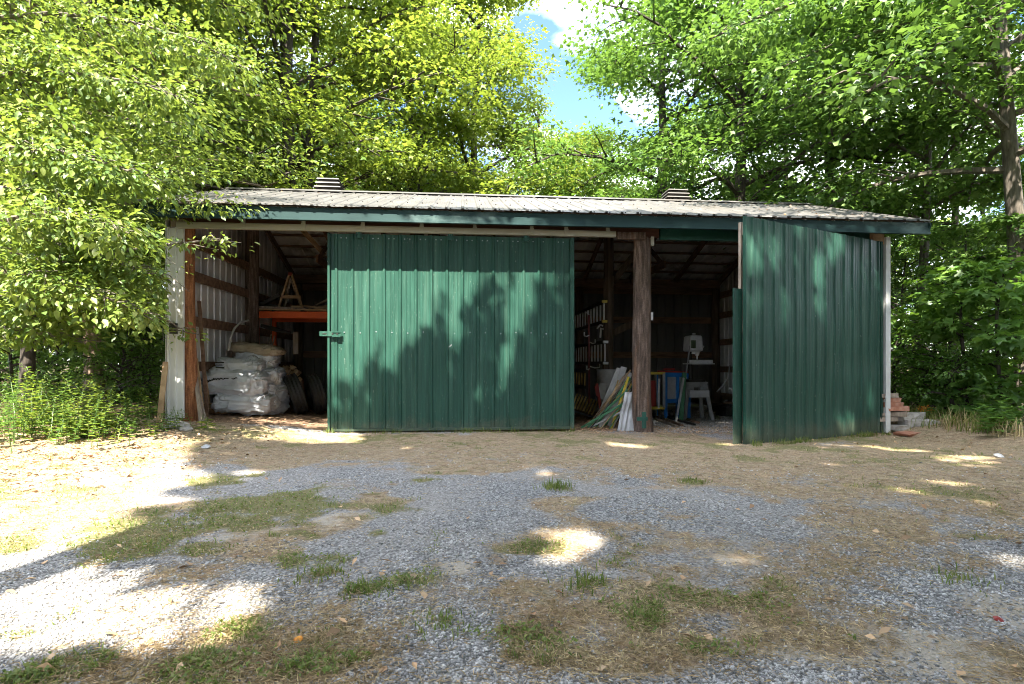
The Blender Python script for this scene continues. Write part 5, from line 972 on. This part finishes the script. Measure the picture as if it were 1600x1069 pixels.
# fallen deadwood
for i, (a, b2, d_, rr, lb) in enumerate((((1395, 480), (1450, 560), 3.2, .018, 'dead branch slanting down behind the right corner trim'), ((1385, 470), (1440, 500), 3.0, .014, 'thin dead branch crossing high by the right corner trim'), ((1400, 500), (1425, 575), 3.1, .012, 'short dead branch hanging by the leaning tree'), ((60, 660), (215, 590), 3.2, .02, 'fallen dead branch low in the left thicket'), ((100, 600), (190, 640), 2.8, .012, 'thin dead twig low in the left thicket'))):
    p, q2 = Vector(at(*a, d_)), Vector(at(*b2, d_ - .4)); mid_ = (p + q2) / 2 + Vector((.05, 0, .08)); m = MB().tube([p, mid_, q2], [rr, rr * .8, rr * .3], 6); m.tube([mid_, mid_ + Vector((.3, .1, .15))], [rr * .5, .003], 4); m.build('dead_branch', BARK['grey'], None, lb, 'branch', 'dead branches in the thickets')

# ---------------------------------------------------------------- the big trees behind the photographer that shade the yard
LITG = [[(-200, 600), (250, 600), (330, 600), (520, 560), (570, 688), (340, 692), (302, 703), (290, 724), (350, 746), (255, 770), (315, 783), (190, 800), (220, 822), (150, 880), (200, 893), (250, 903), (190, 925), (340, 905), (415, 922), (425, 955), (360, 1012), (90, 1015), (-200, 1020)],
        [(810, 832), (930, 826), (955, 850), (925, 872), (870, 884), (815, 884), (860, 856)], [(1120, 868), (1195, 862), (1200, 880), (1135, 888)], [(1455, 700), (1570, 706), (1565, 728), (1470, 724)], [(1170, 732), (1215, 736), (1210, 742), (1165, 739)],
        [(1300, 752), (1350, 758), (1340, 764), (1295, 760)], [(1385, 755), (1560, 782), (1550, 790), (1390, 765)], [(1550, 866), (1700, 870), (1700, 892), (1560, 884)], [(945, 682), (1030, 690), (1010, 698), (945, 692)], [(1385, 858), (1440, 862), (1435, 870), (1390, 868)], [(1285, 714), (1335, 718), (1330, 723), (1285, 720)],
        [(-200, 900), (60, 930), (60, 1000), (-200, 1000)], [(780, 822), (830, 820), (830, 828), (790, 830)]]
zd = lambda pts: [(500 + a / 2.546, 260 + b / 2.546) for a, b in pts]
LITD = [zd([(-400, 300), (665, 395), (640, 450), (600, 520), (570, 600), (545, 680), (520, 760), (500, 640), (490, 470), (470, 600), (425, 660), (400, 740), (355, 700), (345, 690), (310, 790), (260, 840), (228, 680), (205, 800), (160, 850), (45, 862), (-400, 900)]),
        zd([(765, 395), (870, 395), (850, 520), (810, 640), (770, 760), (735, 920), (700, 900), (720, 760), (740, 620)]), zd([(560, 640), (600, 600), (570, 720), (520, 840), (495, 830)]), zd([(620, 880), (680, 820), (660, 960), (610, 980)]), zd([(905, 430), (935, 430), (920, 520), (900, 500)]),
        [(1165, 385), (1215, 385), (1200, 440), (1180, 430)], [(1165, 455), (1185, 455), (1182, 500), (1168, 500)], [(1222, 470), (1238, 470), (1232, 515), (1222, 510)], [(1275, 400), (1295, 400), (1288, 440)], [(1272, 465), (1290, 465), (1284, 500), (1276, 500)], [(1305, 370), (1318, 370), (1308, 410), (1300, 405)], [(1315, 655), (1335, 655), (1330, 680), (1315, 680)], [(265, 330), (310, 330), (310, 700), (250, 700)]]
LITS = [[(1156, 362), (1196, 362), (1194, 436), (1158, 436)], [(1199, 366), (1222, 366), (1220, 428), (1202, 428)], [(1160, 452), (1190, 452), (1186, 506), (1164, 506)], [(1216, 448), (1238, 448), (1234, 526), (1220, 526)], [(1264, 390), (1296, 390), (1290, 450), (1268, 450)], [(1268, 454), (1294, 454), (1290, 502), (1272, 502)],
        [(1298, 360), (1322, 360), (1314, 410), (1300, 410)], [(1300, 645), (1340, 645), (1336, 684), (1306, 684)], [(1352, 600), (1368, 600), (1366, 650), (1354, 650)], [(1158, 650), (1186, 650), (1186, 690), (1162, 690)], [(1240, 400), (1254, 400), (1252, 440), (1242, 440)]]
def shade_keep(W, r, mg=1):
    s = np.array(TOSUN); n = len(W)
    t0 = (W[:, 1] - 0) / s[1]; Pd = W - s * t0[:, None]                                # hit with the plane of the doors
    tg = W[:, 2] / s[2]; Pg = W - s * tg[:, None]
    door = (Pd[:, 2] > -.05) & (Pd[:, 2] < 3.1); ground = Pd[:, 2] <= -.05
    out = np.ones(n, bool)
    px, py, dep = topx(Pg); j = r.normal(0, 1, (n, 2)); px = px + j[:, 0] * 3; py = py + j[:, 1] * 1
    lit = np.zeros(n, bool)
    for p in LITG: lit |= inpoly(px, py, p)
    gbad = lit & (dep > .3) | (Pg[:, 0] < -4.3 - .1 * Pg[:, 1])
    f2 = fbm(Pg[:, 0], Pg[:, 1], 1.5, 55, 3); out &= ~(ground & (gbad | ((f2 > .75) & (Pg[:, 1] < -1.2))))
    px, py, dep = topx(Pd); px = px + j[:, 0] * 3; py = py + j[:, 1] * 4; lit = np.zeros(n, bool)
    for p in LITD: lit |= inpoly(px, py, p)
    out &= ~(door & (lit | (Pd[:, 0] < X0 - .1) | (Pd[:, 0] > 9)))
    an = np.array(An); a0 = np.array(A0); ad = np.array(Ad); tsw = ((W - a0) @ an) / float(s @ an); Ps = W - s * tsw[:, None]; al = (Ps - a0) @ ad
    ons = (al > 0) & (al < AW) & (Ps[:, 2] > -.1) & (Ps[:, 2] < 2.95); px, py, dep = topx(Ps); px = px + j[:, 0] * 2; py = py + j[:, 1] * 2; lit = np.zeros(n, bool)
    for p in LITS: lit |= inpoly(px, py, p)
    out &= ~(ons & lit)
    # over the roof and beyond: only broken shade at the right
    up = ~door & ~ground; f = fbm(Pd[:, 0], Pd[:, 2], .55, 91, 3)
    out &= ~(up & ((Pd[:, 0] < 2.2) | (f < .5) | (Pd[:, 2] > 6.0)))
    # never in front of the lens
    px, py, dep = topx(W); out &= ~((dep > 0) & (py > -60) & (px > -200) & (px < 1800))
    return out
for i, (x, y, H, sp, lb) in enumerate(((-3.3, -9.1, 13.5, 5.0, 'slender maple close behind the camera at left'), (-2.4, -11.8, 14, 5.8, 'maple behind the camera at left, shading the yard'), (1.2, -11.2, 15, 5.6, 'big maple straight behind the camera, shading the green doors'), (5.6, -10.2, 15, 5.6, 'big maple behind the camera at right, shading the right bay'), (9.8, -8.6, 15, 5.4, 'big maple at the far right of the driveway, outside the photo'), (2.4, -16.5, 16, 5.8, 'tallest maple farther down the driveway'), (-3.2, -17.2, 16, 5.8, 'tall maple on the left farther down the driveway'), (7.4, -15, 15, 5.5, 'broad maple between the two on the right of the driveway'))):
    grow('maple_tree', lb, 'tree', (x, y), H, .22, sp, 700 + i, 'green', 'grey', KITE, .2, 210, 1.15, 'trees shading the driveway', cull=lambda W: shade_keep(W, np.random.default_rng(1), 2.5), nl=26, h0=.42, sub=6, thick=.3, leafkeep=shade_keep, prof=lambda t: .62 + .5 * math.sin(math.pi * min(1, (t - .38) / .7)))
for i, (x, y, s) in enumerate(((-16, -14, 1), (-13, -22, 1.1), (-7, -27, 1), (-1, -30, 1.15), (6, -28, 1), (12, -25, 1.1), (17, -19, 1), (19, -12, 1.05), (17, -4, 1), (-18, -7, 1))):  # unseen trees added around the yard to block low sky light on the doors
    copy_tree(f1 if i % 2 else f2, x, y, s, i * 1.3, 'maple of the unseen ring added to block low sky, ' + ['beyond the left trees', 'far back at left', 'behind the two left trees', 'straight down the driveway', 'just right of the driveway', 'far back at right', 'beyond the right trees', 'level with the right trees', 'near the right woods edge', 'near the left woods edge'][i], 'unseen ring added to block low sky')
# litter in the yard
for i, (px_, py_, mt_, lb) in enumerate(((1560, 714, 'white', 'white scrap of paper on the grass at the right'), (1559, 969, 'red', 'small red scrap on the gravel at the right edge'), (466, 1001, 'flower', 'orange scrap in the grass at the lower left'), (322, 700, 'white', 'small pale stone at the left edge of the driveway'))):
    g = G(px_, py_); s = .05 if i in (0, 3) else .018; MB().lathe([(s * .6, 0), (s, s * .4), (s * .3, s * .8)], 6, (g[0], g[1], g[2]), Matrix.Rotation(.3, 3, 'X')).build('scrap', MT[mt_], None, lb, 'litter')
